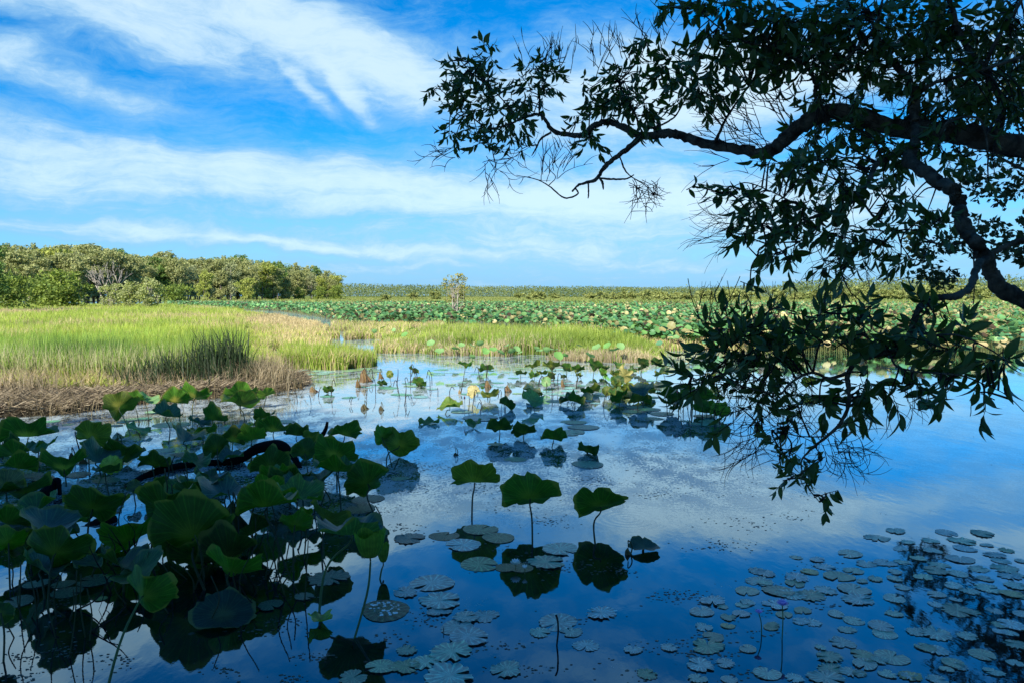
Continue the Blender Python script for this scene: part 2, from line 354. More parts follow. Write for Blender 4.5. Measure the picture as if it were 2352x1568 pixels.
# ------------------------------------------------------------------ unique labels from what stands nearby
LAND = [(1743, 1407, 'the shorter purple water lily'), (1797, 1391, 'the taller purple water lily'), (1882, 1160, 'the lowest hanging leaf sprig'),
        (1479, 1257, 'the curled rim pad beside a brown husk'), (1281, 1440, 'the thin black stick'), (1193, 1304, 'the two white water lilies'),
        (885, 1401, 'the pad covered in droplets'), (1378, 1253, 'the angular solitary lotus leaf'), (1045, 680, 'the lone slender tree'), (1067, 911, 'the pink lotus bud'),
        (2200, 1470, 'the dark leaf reflections'), (520, 800, 'the dark rush clump'), (240, 620, 'the bare white tree'), (570, 655, 'the round yellow-green tree'),
        (1900, 1260, 'the pale pad drift at right'), (2352, 1300, 'the right picture edge'), (1600, 1530, 'the bottom picture edge'), (1350, 1066, 'the large flat pad in mid water'),
        (1432, 861, 'the peach coloured torn lotus leaf'), (1220, 770, 'the grassy islet'), (2080, 760, 'the bent lower branch'), (850, 1253, 'the pale green cupped leaf'),
        (155, 675, 'the rounded shrub at left'), (315, 680, 'the pale shrub by the meadow'), (785, 660, 'the forest end')]
ORD = ['nearest', 'second nearest', 'third nearest', 'fourth nearest', 'fifth nearest', 'sixth nearest', 'seventh nearest', 'eighth nearest', 'ninth nearest', 'tenth nearest']
def autolabel(objs, lands, what):
    """objs: list of (object, px, py, adjective)"""
    sel = [l for l in LAND if any(k in l[2] for k in lands)]
    b = {}
    for it in objs:
        o, x, y, adj = it
        l = min(sel, key=lambda q: math.hypot(q[0] - x, (q[1] - y) * 1.6))
        a = math.degrees(math.atan2(-(y - l[1]) * 1.6, x - l[0])) % 360
        dr = ['right of', 'upper right of', 'above', 'upper left of', 'left of', 'lower left of', 'below', 'lower right of'][int(((a + 22.5) % 360) // 45)]
        b.setdefault((l[2], dr), []).append((math.hypot(l[0] - x, (l[1] - y) * 1.6), it))
    for (ln, dr), its in b.items():
        its.sort(key=lambda q: q[0])
        for i, (_, (o, x, y, adj)) in enumerate(its):
            w = ORD[i] if i < len(ORD) else '%dth nearest' % (i + 1)
            o['label'] = '%s %s, %s %s %s' % (adj, what, w, dr, ln) if len(its) > 1 else '%s %s %s %s' % (adj, what, dr, ln)

# ------------------------------------------------------------------ ground and water
def sheet(name, pts, z, mat, label, sub=None):
    me = bpy.data.meshes.new(name); me.from_pydata([(p[0], p[1], z) for p in pts], [], [list(range(len(pts)))]); me.materials.append(mat)
    o = link(name, me); tag(o, label, name.split('_')[-1], kind='structure'); return o
sheet('lake_bed', [(-4000, -60), (4000, -60), (4000, 7000), (-4000, 7000)], -0.9, M['mud'], 'muddy lake bed under the water and land')
sheet('water', [(-260, -2.5), (330, -2.5), (330, 290), (-260, 290)], 0.0, M['water'], 'still dark blue water mirroring sky and clouds')
sheet('bank', [(-60, -60), (60, -60), (60, -2.6), (-60, -2.6)], 0.25, M['mud'], 'muddy shaded bank on the near shore')
sheet('far_ground', [(-4000, 285), (4000, 285), (4000, 7000), (-4000, 7000)], 0.12, M['farland'], 'flat green marsh ground beyond the lotus field')
def gp(l): return [(G(x, y).x, G(x, y).y) for x, y in l]
POLY = {
 'left': gp([(-260, 962), (0, 957), (130, 950), (230, 936), (330, 918), (480, 907), (590, 893), (650, 872), (648, 846), (610, 815), (640, 797), (690, 788), (745, 774), (755, 758), (705, 742), (640, 728), (560, 719), (450, 708), (390, 703), (-2400, 703)]),
 'strip': gp([(640, 846), (760, 850), (862, 848), (885, 838), (800, 822), (650, 812)]),
 'islet': gp([(890, 802), (930, 808), (1000, 815), (1200, 824), (1400, 833), (1500, 834), (1530, 824), (1500, 803), (1400, 786), (1250, 770), (1050, 760), (930, 762), (880, 780)]),
}
def inpoly(X, Y, poly):
    poly = np.array(poly); n = len(poly); c = np.zeros(len(X), bool); j = n - 1
    for i in range(n):
        xi, yi = poly[i]; xj, yj = poly[j]
        m = ((yi > Y) != (yj > Y)) & (X < (xj - xi) * (Y - yi) / (yj - yi + 1e-12) + xi)
        c ^= m; j = i
    return c
def Gnp(px, py, z=0.0):
    sy = -(py - CY) / F; dy = math.cos(PITCH) + sy * math.sin(PITCH); dz = -math.sin(PITCH) + sy * math.cos(PITCH)
    k = (z - EYE) / dz; return (px - CX) / F * k, dy * k
def vnoise(X, Y, s, seed=0):
    r = np.random.default_rng(seed); ph = r.uniform(0, 6.28, (8, 2)); an = r.uniform(0, 6.28, 8); o = np.zeros_like(X)
    for i in range(8):
        k = s * (0.6 + 0.35 * i); o += np.sin(X * k * math.cos(an[i]) + Y * k * math.sin(an[i]) + ph[i, 0] + 1.3 * np.sin(Y * k * .6 + ph[i, 1])) / (1 + .25 * i)
    return o / 3.2
def marsh_sheet(name, poly, z, mat, label):
    # ragged-edged, slightly hummocky peat
    pts = []
    for i in range(len(poly)):
        a = np.array(poly[i]); b = np.array(poly[(i + 1) % len(poly)]); L = np.hypot(*(b - a)); k = max(1, min(30, int(L / 1.2)))
        nrm = np.array([b[1] - a[1], a[0] - b[0]]) / (L + 1e-9)
        for j in range(k): pts.append(tuple(a + (b - a) * j / k + nrm * (rng.uniform(-.25, .25) * min(1, L))))
    return sheet(name, pts, z, mat, label)
marsh_sheet('meadow_ground', POLY['left'], 0.02, M['mud'], 'wet brown ground of the marsh meadow at left')
#marsh_sheet('strip_ground', POLY['strip'], 0.02, M['mud'], 'low wet ground of the short green grass strip')
#marsh_sheet('islet_ground', POLY['islet'], 0.02, M['mud'], 'wet ground of the grassy islet in mid distance')

# ------------------------------------------------------------------ blades
def blades(name, X, Y, H, Wd, Cc, mat, label, cat='grass', lean=0.35, z0=0.0, bend=0.5):
    lean = np.asarray(lean) * np.ones(len(X))
    n = len(X); a = rng.uniform(0, 2 * np.pi, n); th = rng.normal(0, 1, n)
    lx = np.abs(rng.normal(0, 1, n)) * lean * H * np.cos(a); ly = np.abs(rng.normal(0, 1, n)) * lean * H * np.sin(a)
    f = rng.uniform(-0.9, 0.9, n); wx = np.cos(f) * Wd / 2; wy = np.sin(f) * Wd / 2
    z = np.full(n, z0)
    V = np.stack([np.stack([X - wx, Y - wy, z], 1), np.stack([X + wx, Y + wy, z], 1),
                  np.stack([X - wx * .8 + lx * .35, Y - wy * .8 + ly * .35, z + H * .6], 1), np.stack([X + wx * .8 + lx * .35, Y + wy * .8 + ly * .35, z + H * .6], 1),
                  np.stack([X + lx, Y + ly, z + H * (1 - bend * np.minimum(1, (lx ** 2 + ly ** 2) / (H ** 2 + 1e-9)))], 1)], 1)
    b = (np.arange(n) * 5)[:, None, None]; T = np.array([(0, 1, 3), (0, 3, 2), (2, 3, 4)])[None] + b
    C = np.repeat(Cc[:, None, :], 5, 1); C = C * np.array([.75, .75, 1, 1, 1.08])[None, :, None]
    o = link(name, npmesh(name, V, T, C, mat)); tag(o, label, cat, kind='stuff'); return o
def scatter(poly, n, ymin, ymax, xmin=-60, xmax=2420, pw=1.0):
    out = [[], []]; tot = 0
    while tot < n:
        k = n * 2; t = rng.uniform(0, 1, k) ** pw; py = ymin + (ymax - ymin) * t; px = rng.uniform(xmin, xmax, k)
        X, Y = Gnp(px, py); m = inpoly(X, Y, poly); out[0].append(X[m]); out[1].append(Y[m]); tot += int(m.sum())
    return np.concatenate(out[0])[:n], np.concatenate(out[1])[:n]
def colmix(f, a, b):
    f = np.clip(f, 0, 1)[:, None]; return np.array(a)[None] * (1 - f) + np.array(b)[None] * f
GREEN = (0.23, 0.34, 0.045); GREEN2 = (0.46, 0.53, 0.09); DRY = (0.62, 0.50, 0.27); OLIVE = (0.17, 0.22, 0.05)
def meadow_colour(X, Y, dry):
    c = colmix(vnoise(X, Y, .35, 3) * .5 + .5 + rng.normal(0, .25, len(X)), GREEN, GREEN2)
    f = np.clip(dry, 0, 1) > rng.uniform(0, 1, len(X)); c[f] = np.array(DRY) * rng.uniform(.65, 1.1, (f.sum(), 1))
    cl = np.clip(vnoise(X, Y, 1.6, 71) * .5 + vnoise(X, Y, 5.0, 72) * .5, -1, 1)
    return c * rng.uniform(.7, 1.15, (len(X), 1)) * (1 + .42 * cl)[:, None]
# main meadow
X, Y = scatter(POLY['left'], 190000, 704, 905, -60, 780, 1.35)
px = CX + F * X / (Y); py = HOR + F * EYE / Y
front = np.clip((py - 876) / 22, 0, 1)
dn = vnoise(X, Y * .35, .22, 5)
band = lambda x0, y0, sx, sy, a: a * np.exp(-((px - x0) / sx) ** 2 - ((py - y0) / sy) ** 2)
dry = np.clip((dn - .35) * 3, 0, .9) + .35 * np.clip(vnoise(X, Y, 1.4, 83), 0, 1) + band(420, 741, 130, 6, .85) + band(620, 742, 90, 12, .8) + band(500, 772, 90, 7, .55) + band(60, 838, 70, 10, .5) + front * (.45 + .4 * vnoise(X, Y, .8, 84)) + np.clip((px - 560) / 90, 0, 1) * np.clip((py - 715) / 10, 0, 1) * .75
H = (0.55 + .25 * (vnoise(X, Y, .6, 9) * .5 + .5)) * rng.uniform(.6, 1.25, len(X)) * np.clip(1 - front * .45, .4, 1)
H = H * np.where(px > 560, .62, 1.0) * (1 + .3 * vnoise(X, Y, 2.2, 73)); LEAN = .32 + .45 * front
keep = ~((px > 230) & (px < 640) & (py > 870)) | (rng.uniform(0, 1, len(X)) < .25)
X, Y, H, dry, LEAN = X[keep], Y[keep], H[keep], dry[keep], LEAN[keep]
Wd = np.clip(0.012 + Y * .00055, .014, .09) * rng.uniform(.7, 1.4, len(X))
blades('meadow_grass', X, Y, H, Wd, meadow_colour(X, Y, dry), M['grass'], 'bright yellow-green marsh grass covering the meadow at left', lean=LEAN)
# broad leaved clumps of taller fresh grass in front
X, Y = scatter(POLY['left'], 22000, 800, 905, -60, 640)
px = CX + F * X / Y; py = HOR + F * EYE / Y
k = (vnoise(X, Y, 1.1, 21) > -.1) & (px < 560) & (py < 893)
X, Y = X[k], Y[k]; H = rng.uniform(.65, 1.15, len(X)); dryp = np.clip((py[k] - 870) / 30, 0, .7)
blades('tall_meadow_grass', X, Y, H, rng.uniform(.012, .024, len(X)), meadow_colour(X, Y, dryp) * np.array([.75, .9, .9]), M['grass'], 'taller fresh green grass along the front of the meadow', lean=.22)
# strip and islet
X, Y = scatter(POLY['strip'], 11000, 805, 852, 600, 920); kk = vnoise(X, Y, 1.3, 55) > -.45; X, Y = X[kk], Y[kk]
blades('strip_grass', X, Y, rng.uniform(.18, .62, len(X)) * (1 + .4 * vnoise(X, Y, 1.1, 56)), rng.uniform(.015, .03, len(X)), meadow_colour(X, Y, np.full(len(X), .22) + .3 * vnoise(X, Y, .8, 57)), M['grass'], 'short bright grass on the narrow strip beside open water')
X, Y = scatter(POLY['islet'], 42000, 755, 836, 860, 1560)
py = HOR + F * EYE / Y; px = CX + F * X / Y
edge = np.clip((py - (800 + (px - 900) * .035)) / 12 + .35 * vnoise(X, Y, .9, 58), 0, 1)
H = rng.uniform(.3, .85, len(X)) * (1 - .5 * edge) * np.clip((px - 850) / 160, .45, 1) * np.clip((1560 - px) / 120, .4, 1) * (1 + .35 * vnoise(X, Y, 1.3, 59)) * np.where(py < 776, .7, 1)
kk = (vnoise(X, Y, .8, 63) > -.75 + .5 * edge); X, Y, H, edge = X[kk], Y[kk], H[kk], edge[kk]
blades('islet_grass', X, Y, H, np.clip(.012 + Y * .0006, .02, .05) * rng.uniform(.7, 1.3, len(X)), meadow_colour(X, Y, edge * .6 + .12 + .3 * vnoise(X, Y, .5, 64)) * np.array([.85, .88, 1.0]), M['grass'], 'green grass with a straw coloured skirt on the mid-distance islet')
# broken dry tussocks standing in the channel between
cx = []; cy = []
for (a, b, c, d, n) in ((600, 780, 770, 779, 4200), (740, 1000, 757, 768, 4200), (620, 760, 787, 797, 2600), (790, 900, 774, 782, 1800), (900, 1020, 746, 758, 3000), (760, 930, 744, 752, 2500), (1380, 1640, 768, 800, 5000), (1500, 1800, 790, 806, 2500), (640, 760, 780, 806, 1800), (860, 960, 796, 812, 900)):
    q = rng.uniform(0, 1, n); px = a + (b - a) * rng.uniform(0, 1, n); py = c + (d - c) * q; x, y = Gnp(px, py); m = vnoise(x, y, .9, 31) > -.15; cx.append(x[m]); cy.append(y[m])
X = np.concatenate(cx); Y = np.concatenate(cy)
blades('channel_tussocks', X, Y, rng.uniform(.15, .5, len(X)), rng.uniform(.02, .045, len(X)), meadow_colour(X, Y, np.full(len(X), .62)), M['grass'], 'straw coloured tussocks breaking the narrow channel of water')
# far marsh grasses between lotus and trees
py = 682.5 + rng.uniform(0, 1, 60000) ** 1.6 * 22; px = rng.uniform(380, 2450, 60000); X, Y = Gnp(px, py); m = (Y > 120) & (Y < 1400) & ((Y > 205) | (vnoise(X, Y, .03, 44) > .55)); X, Y = X[m], Y[m]
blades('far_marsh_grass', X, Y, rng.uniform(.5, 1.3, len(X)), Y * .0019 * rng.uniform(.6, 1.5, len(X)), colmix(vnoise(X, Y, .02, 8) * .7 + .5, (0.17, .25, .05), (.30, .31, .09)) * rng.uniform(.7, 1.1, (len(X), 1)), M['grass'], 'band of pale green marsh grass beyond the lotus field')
px = rng.uniform(380, 2420, 26000); py = 699 + rng.uniform(0, 1, 26000) ** 1.3 * 60; X, Y = Gnp(px, py); m = (vnoise(X, Y * .4, .09, 62) < -.12) & (py < np.interp(px, [380, 700, 1000, 1500, 2352], [704, 722, 745, 770, 775]))
blades('field_grass', X[m], Y[m], rng.uniform(.5, 1.1, m.sum()), np.clip(Y[m] * .0009, .02, .2), meadow_colour(X[m], Y[m], np.full(m.sum(), .3)) * .8, M['grass'], 'yellow-green marsh grass in patches through the lotus field')
# dark rush clumps
def rushes(name, spec, colour, label, w=(.009, .016), lean=.18):
    XX = []; YY = []; HH = []
    for (cx, cy, rx, ry, n, h) in spec:
        x, y = Gnp(cx + rng.normal(0, rx, n), cy + rng.normal(0, ry, n)); XX.append(x); YY.append(y); HH.append(h * rng.uniform(.45, 1.08, n))
    X = np.concatenate(XX); Y = np.concatenate(YY); H = np.concatenate(HH)
    return blades(name, X, Y, H, rng.uniform(w[0], w[1], len(X)), np.array(colour)[None] * rng.uniform(.35, 1.6, (len(X), 1)), M['grass'], label, 'rushes', lean=lean, bend=.2)
rushes('dark_rushes', [(500, 895, 24, 4, 300, 1.5), (462, 895, 30, 4, 90, 1.35), (540, 892, 12, 4, 130, 1.6), (400, 896, 42, 4, 170, 1.05), (350, 896, 30, 4, 120, .9), (290, 896, 30, 4, 60, .8)], (.03, .055, .02), 'tall dark green rush clump at the meadow front', w=(.016, .032), lean=.24)
rushes('green_rushes', [(150, 868, 60, 6, 1600, 1.2), (250, 868, 40, 6, 900, 1.2), (60, 868, 40, 6, 500, 1.0), (330, 862, 50, 6, 700, 1.0)], (.09, .17, .035), 'upright mid green rushes standing in the meadow front')
rushes('edge_reeds', [(620, 893, 30, 9, 160, .6), (500, 912, 60, 8, 200, .5), (300, 925, 70, 8, 260, .5), (100, 948, 90, 7, 260, .5), (670, 868, 14, 14, 80, .5)], (.22, .17, .09), 'sparse thin reeds standing out into the water past the litter', w=(.005, .01), lean=.6)
rushes('brown_rushes', [(380, 898, 90, 5, 900, .6), (560, 894, 50, 6, 900, .8), (610, 884, 22, 6, 700, .85), (60, 905, 60, 8, 700, .7)], (.31, .25, .16), 'upright dead brown rushes along the water edge', lean=.55)
# dead litter lying in a mat
def litter(n):
    px = rng.uniform(-60, 690, n); edge = np.interp(px, [-60, 0, 130, 230, 330, 480, 590, 650, 690], [962, 958, 952, 938, 924, 914, 905, 893, 885])
    py = edge - np.abs(rng.normal(0, 1, n)) * np.interp(px, [0, 300, 650], [27, 12, 10]); py = np.clip(py, 845, edge)
    X, Y = Gnp(px, py); hole = ((px > 170) & (px < 330) & (py > 885) & (py < 912)) & (rng.uniform(0, 1, n) < .8); X, Y = X[~hole], Y[~hole]; n = len(X)
    hum = (vnoise(X, Y, 1.2, 77) * .5 + .5) * .26
    L = rng.uniform(.15, .75, n); a = rng.normal(0, 1.0, n) + np.where(rng.uniform(0, 1, n) < .15, 1.5, 0); tl = rng.normal(.1, .26, n)
    dx = np.cos(a) * L / 2; dy = np.sin(a) * L / 2; dz = tl * L / 2; z = hum * rng.uniform(.1, 1, n) + .02; w = rng.uniform(.003, .009, n)
    A = np.stack([X - dx, Y - dy, np.maximum(z - dz, .005)], 1); B = np.stack([X + dx, Y + dy, np.maximum(z + dz, .005)], 1); O = np.stack([np.sin(a) * w * .3, np.zeros(n), w], 1)
    V = np.stack([A - O, B - O * .6, B + O * .6, A + O], 1); T = np.array([(0, 1, 2), (0, 2, 3)])[None] + (np.arange(n) * 4)[:, None, None]
    c = colmix(rng.uniform(0, 1, n), (.12, .09, .06), (.50, .42, .29)) * rng.uniform(.25, 1.05, (n, 1)); C = np.repeat(c[:, None, :], 4, 1)
    o = link('dead_reed_litter', npmesh('dead_reed_litter', V, T, C, M['straw'])); tag(o, 'mat of flattened brown dead reeds along the near meadow edge', 'reeds', kind='stuff')
litter(60000)

# ------------------------------------------------------------------ trees
def crown_mesh(name, lobes, nq, size, c1, c2, droop=0.2, seed=0):
    r = np.random.default_rng(seed); vol = np.array([l[3] * l[4] * l[5] for l in lobes]) ** .67; cnt = (vol / vol.sum() * nq).astype(int)
    Ps = []; Cs = []
    for (x, y, z, rx, ry, rz), k in zip(lobes, cnt):
        d = r.normal(0, 1, (k, 3)); d /= np.linalg.norm(d, axis=1)[:, None]; rad = r.uniform(.55, 1.06, k) ** .6
        # each lobe is made of smaller clumps
        nc = max(5, k // 26); cd = r.normal(0, 1, (nc, 3)); cd /= np.linalg.norm(cd, axis=1)[:, None]; cd *= r.uniform(.5, 1.0, (nc, 1)); pick = r.integers(0, nc, k)
        q = cd[pick] * 1.1 + d * rad[:, None] * .34
        Ps.append(q * np.array([rx, ry, rz]) + np.array([x, y, z])); cl = r.uniform(0, 1, nc)[pick]
        Cs.append(colmix(cl * .6 + r.uniform(0, .4, k), c1, c2) * r.uniform(.7, 1.15, (k, 1)))
    Pp = np.vstack(Ps); C = np.vstack(Cs); n = len(Pp)
    a = r.normal(0, 1, (n, 3)); a /= np.linalg.norm(a, axis=1)[:, None]; b = np.cross(a, r.normal(0, 1, (n, 3))); b /= np.linalg.norm(b, axis=1)[:, None]
    s = size * r.uniform(.6, 1.4, n)[:, None]; a = a * s; b = b * s * .55
    V = np.stack([Pp - a, Pp + b, Pp + a, Pp - b], 1); T = np.array([(0, 1, 2), (0, 2, 3)])[None] + (np.arange(n) * 4)[:, None, None]
    return npmesh(name, V, T, np.repeat(C[:, None, :], 4, 1), M['crown'])
def trunk_mesh(name, H, rad, lobes, mat, seed=0, nb=7, lean=.4, fork=1):
    st = random.getstate(); random.seed(seed); mb = MB()
    for fk in range(fork):
        bx = random.uniform(-.3, .3) * (fork > 1) * rad * 5; top = Vector((random.uniform(-lean, lean) + bx * 3, random.uniform(-lean, lean), H * .75))
        mid = Vector((bx + random.uniform(-.2, .2), random.uniform(-.2, .2), H * .35)); pts = catmull([(bx, 0, -.3), mid, top], 4)
        mb.tube(pts, [rad * (1 - .75 * i / (len(pts) - 1)) for i in range(len(pts))], 6)
        for i in range(nb):
            l = random.choice(lobes); t = random.uniform(.3, .9); s = pts[int(t * (len(pts) - 1))]; e = np.array(l[:3]) + np.array([random.uniform(-.6, .6) * l[3], random.uniform(-.6, .6) * l[4], random.uniform(-.2, .7) * l[5]])
            m_ = (np.array(s) + e) / 2 + np.array([random.uniform(-.3, .3), random.uniform(-.3, .3), -.15 * abs(e[2] - s[2])]); q = catmull([s, m_, e], 3)
            mb.tube(q, [rad * .38 * (1 - .8 * j / (len(q) - 1)) for j in range(len(q))], 4)
    random.setstate(st); return mb.mesh(name, mat)
def tree_kind(seed, H, wid, c1, c2, nq=2600, size=.42, low=.35, mat='farbark', nb=7, rad=None, fork=1, nl=9):
    r = random.Random(seed); lobes = []
    for i in range(nl):
        z = H * r.uniform(low + .1, .93); k = 1 - abs((z / H - .68)) * 1.1; a = r.uniform(0, 6.28); d = wid * .5 * r.uniform(.1, .75) * k
        s = wid * r.uniform(.16, .27); lobes.append((math.cos(a) * d, math.sin(a) * d, z, s * r.uniform(.8, 1.4), s * r.uniform(.8, 1.4), s * r.uniform(.5, 1.0)))
    return (crown_mesh('tree_crown', lobes, nq, size, c1, c2, seed=seed), trunk_mesh('tree_trunk', H, rad or H * .02, lobes, M[mat], seed, nb, fork=fork))
OL1 = (.22, .25, .09); OL2 = (.46, .47, .20); YG1 = (.28, .34, .05); YG2 = (.45, .47, .13); DG1 = (.11, .19, .045); DG2 = (.22, .34, .08); GG1 = (.24, .28, .13); GG2 = (.44, .46, .24)
KINDS = {'gum': [tree_kind(s, 15, 8.5, OL1, OL2, 6500, .25, .1, nl=20) for s in (1, 2, 3, 4, 5)], 'pale': [tree_kind(s, 15, 8.5, GG1, GG2, 4500, .24, .12, 'palebark', 14, nl=13) for s in (6, 7)],
         'yellow': [tree_kind(s, 10, 9, YG1, YG2, 5000, .22, .12, nl=12) for s in (8, 9)], 'green': [tree_kind(s, 15, 9.5, DG1, DG2, 6500, .26, .1, nl=18) for s in (10, 12)],
         'bush': [tree_kind(s, 5, 7, DG1, YG1, 4500, .16, .05, nl=13) for s in (13, 14)], 'bushpale': [tree_kind(s, 5, 6, YG1, GG2, 3000, .15, .08, 'palebark', 12, .09, 3, 10) for s in (15, 16)],
         'shrub': [tree_kind(s, 3, 4.6, (.14, .19, .05), (.36, .38, .12), 700, .3, .02, nl=8) for s in (17, 18, 19)]}
def plant_tree(kind, X, Y, H, name, cat, group, label=None, wide=1.0, vi=None):
    cr, tr = KINDS[kind][random.randrange(len(KINDS[kind])) if vi is None else vi]; base = {'gum': 15, 'pale': 15, 'yellow': 10, 'green': 15, 'bush': 5, 'bushpale': 5, 'shrub': 3}[kind]
    e = empty(name, (X, Y, 0.0), random.uniform(0, 6.28)); s = H / base; e.scale = (s * wide, s * wide, s); tag(e, label, cat, group)
    link('trunk', tr, e); link('crown', cr, e); return e
# forest wall at left: edge recedes to the right
auto = []
WORD = {'gum': 'olive tree', 'pale': 'grey-green tree', 'yellow': 'yellowish tree', 'green': 'dark tree'}
def forest_line(u):          # u 0..1 -> picture x, distance, tree height in picture
    return
TOPS = [(-60, 552), (0, 566), (60, 570), (130, 566), (200, 562), (260, 574), (330, 592), (380, 583), (440, 600), (540, 590), (600, 605), (680, 608), (740, 622), (770, 634), (790, 652)]
def top_at(x): return float(np.interp(x, [a for a, b in TOPS], [b for a, b in TOPS]))
for row, (dd, step, drop) in enumerate(((0, 26, 22), (18, 24, 8), (40, 24, 0))):
    x = -70 + row * 9
    while x < 792 - row * 4:
        D = float(np.interp(x, [-60, 200, 500, 790], [165, 205, 270, 380])) + dd + random.uniform(-6, 6); yt = top_at(x) - 3 + drop * random.uniform(.1, 1.1)
        H = (HOR - yt) / F * D + EYE; Xw = (x - CX) / F * D
        kd = random.choices(['gum', 'pale', 'yellow', 'green'], [6, 2.2, .5, 1.8] if row < 2 else [6, 1, .3, 2.5])[0]
        e = plant_tree(kd, Xw, D, H * 1.02, 'forest_tree', 'tree', 'trees of the forest wall at left', wide=random.uniform(.85, 1.15) * (1.05 if row else .95))
        auto.append((e, x, (yt + 680) / 2 + (0, -12, -24)[row], WORD[kd])); x += step * random.uniform(.8, 1.2)
autolabel(auto, ['bare white', 'round yellow', 'rounded shrub', 'forest end', 'pale shrub'], 'in the forest')
# named nearer trees and shrubs
def at_tree(kind, x, ybase, ytop, D, *a, **k):
    H = (HOR - ytop) / F * D + EYE; return plant_tree(kind, (x - CX) / F * D, D, H, *a, **k)
at_tree('green', -25, 0, 540, 85, 'dark_tree', 'tree', None, 'dark leafy tree at the very left picture edge', wide=1.0, vi=0)
at_tree('bush', 20, 0, 632, 100, 'bush', 'bush', None, 'dark green bush with brown twigs at the left edge', wide=.9, vi=0)
at_tree('bush', 155, 0, 632, 118, 'bush', 'bush', None, 'large rounded green shrub at the back of the meadow', wide=1.35, vi=1)
at_tree('bush', 95, 0, 640, 122, 'bush', 'bush', None, 'darker green shrub between the left edge and the rounded shrub', wide=1.0, vi=0)
at_tree('bushpale', 255, 0, 655, 118, 'bush', 'bush', None, 'thin grey-green shrub under the bare white tree', wide=.9, vi=0)
at_tree('bushpale', 300, 0, 644, 116, 'bush', 'bush', None, 'airy pale stemmed shrub right of the bare white tree', wide=.9, vi=1)
at_tree('bushpale', 348, 0, 642, 114, 'bush', 'bush', None, 'leafy yellow-green shrub at the right end of the meadow shrubs', wide=.85, vi=0)
at_tree('yellow', 570, 0, 636, 235, 'yellow_tree', 'tree', None, 'round yellow-green tree in front of the forest wall', wide=.95, vi=0)
at_tree('yellow', 470, 0, 628, 225, 'yellow_tree', 'tree', None, 'olive yellow tree left of the round yellow-green tree', wide=.8, vi=1)
at_tree('bush', 412, 0, 655, 210, 'bush', 'bush', None, 'low bright green bush at the foot of the forest', wide=1.4, vi=0)
for x, yt in ((625, 662), (655, 660), (690, 664), (735, 662), (770, 660)):
    auto2 = at_tree('bush', x, 0, yt, 330, 'bush', 'bush', 'low bushes at the foot of the forest', 'small olive bush at the forest foot, about %s' % {625: 'beside the round yellow-green tree', 655: 'second right of the round yellow-green tree', 690: 'third right of the round yellow-green tree', 735: 'second before the forest end', 770: 'beneath the forest end'}[x], wide=1.0)
# bare white tree
def bare_tree():
    D = 128; b = Vector(((245 - CX) / F * D, D, 0)); e = empty('bare_tree', b); tag(e, 'bare white dead tree standing among the meadow shrubs', 'tree'); mb = MB(); random.seed(5)
    def grow(p, d, L, r, k):
        q = p + d * L; m_ = (p + q) / 2 + Vector((random.uniform(-.1, .1), random.uniform(-.1, .1), random.uniform(-.05, .05))) * L
        mb.tube([p, m_, q], [r, r * .85, r * .65], 5)
        if k == 0: return
        for _ in range(3 if k > 2 else 2):
            nd = (d + Vector((random.uniform(-.75, .75), random.uniform(-.6, .6), random.uniform(-.1, .6)))).normalized(); grow(q, nd, L * random.uniform(.6, .85), r * .62, k - 1)
    for dx in (-.35, .1, .5): grow(Vector((dx, 0, -.2)), Vector((dx * .6, 0, 1)).normalized(), 2.6, .15, 4)
    mb.obj('branches', M['palebark'], e)
bare_tree(); random.seed(19)
# lone slender tree over the lotus field
D = 66; Hh = (HOR - 626) / F * D + EYE
lob = [(.1, 0, 3.75, .75, .6, .35), (-.55, 0, 3.3, .55, .5, .5), (.65, .1, 3.35, .5, .5, .55), (0, .2, 3.0, .75, .6, .45), (-.75, 0, 2.75, .3, .3, .25), (.9, 0, 2.7, .35, .3, .25), (-.5, 0, 2.0, .5, .4, .4), (.5, 0, 2.25, .25, .3, .2), (-.2, 0, 1.5, .4, .3, .3), (.35, 0, 3.95, .4, .3, .2)]
e = empty('slender_tree', ((1045 - CX) / F * D, D, 0)); e.scale = (1.02,) * 3; tag(e, 'lone slender tree with a thin crown rising from the lotus field', 'tree')
link('trunk', trunk_mesh('tree_trunk', 4.3, .06, lob, M['palebark'], 4, 12, .15, 3), e); link('crown', crown_mesh('tree_crown', lob, 1900, .06, (.2, .23, .05), (.42, .38, .1), seed=5), e)
# shrubs scattered over the far marsh
auto = []
for i in range(120):
    x = random.choice([random.uniform(1560, 2380), random.uniform(820, 2380), random.uniform(1350, 1750)]); D = random.uniform(230, 480); H = random.uniform(2.4, 4.8) + (1.5 if x > 1900 else 0)
    e = plant_tree('shrub', (x - CX) / F * D, D, H, 'marsh_shrub', 'shrub', 'yellow-green shrubs on the far marsh', wide=random.uniform(.9, 1.5)); auto.append((e, x, HOR - (H - 2.2) * .5 / D * F, 'yellow-green'))
autolabel(auto, ['lone slender', 'forest end', 'right picture edge', 'bent lower', 'grassy islet'], 'shrub on the far marsh')
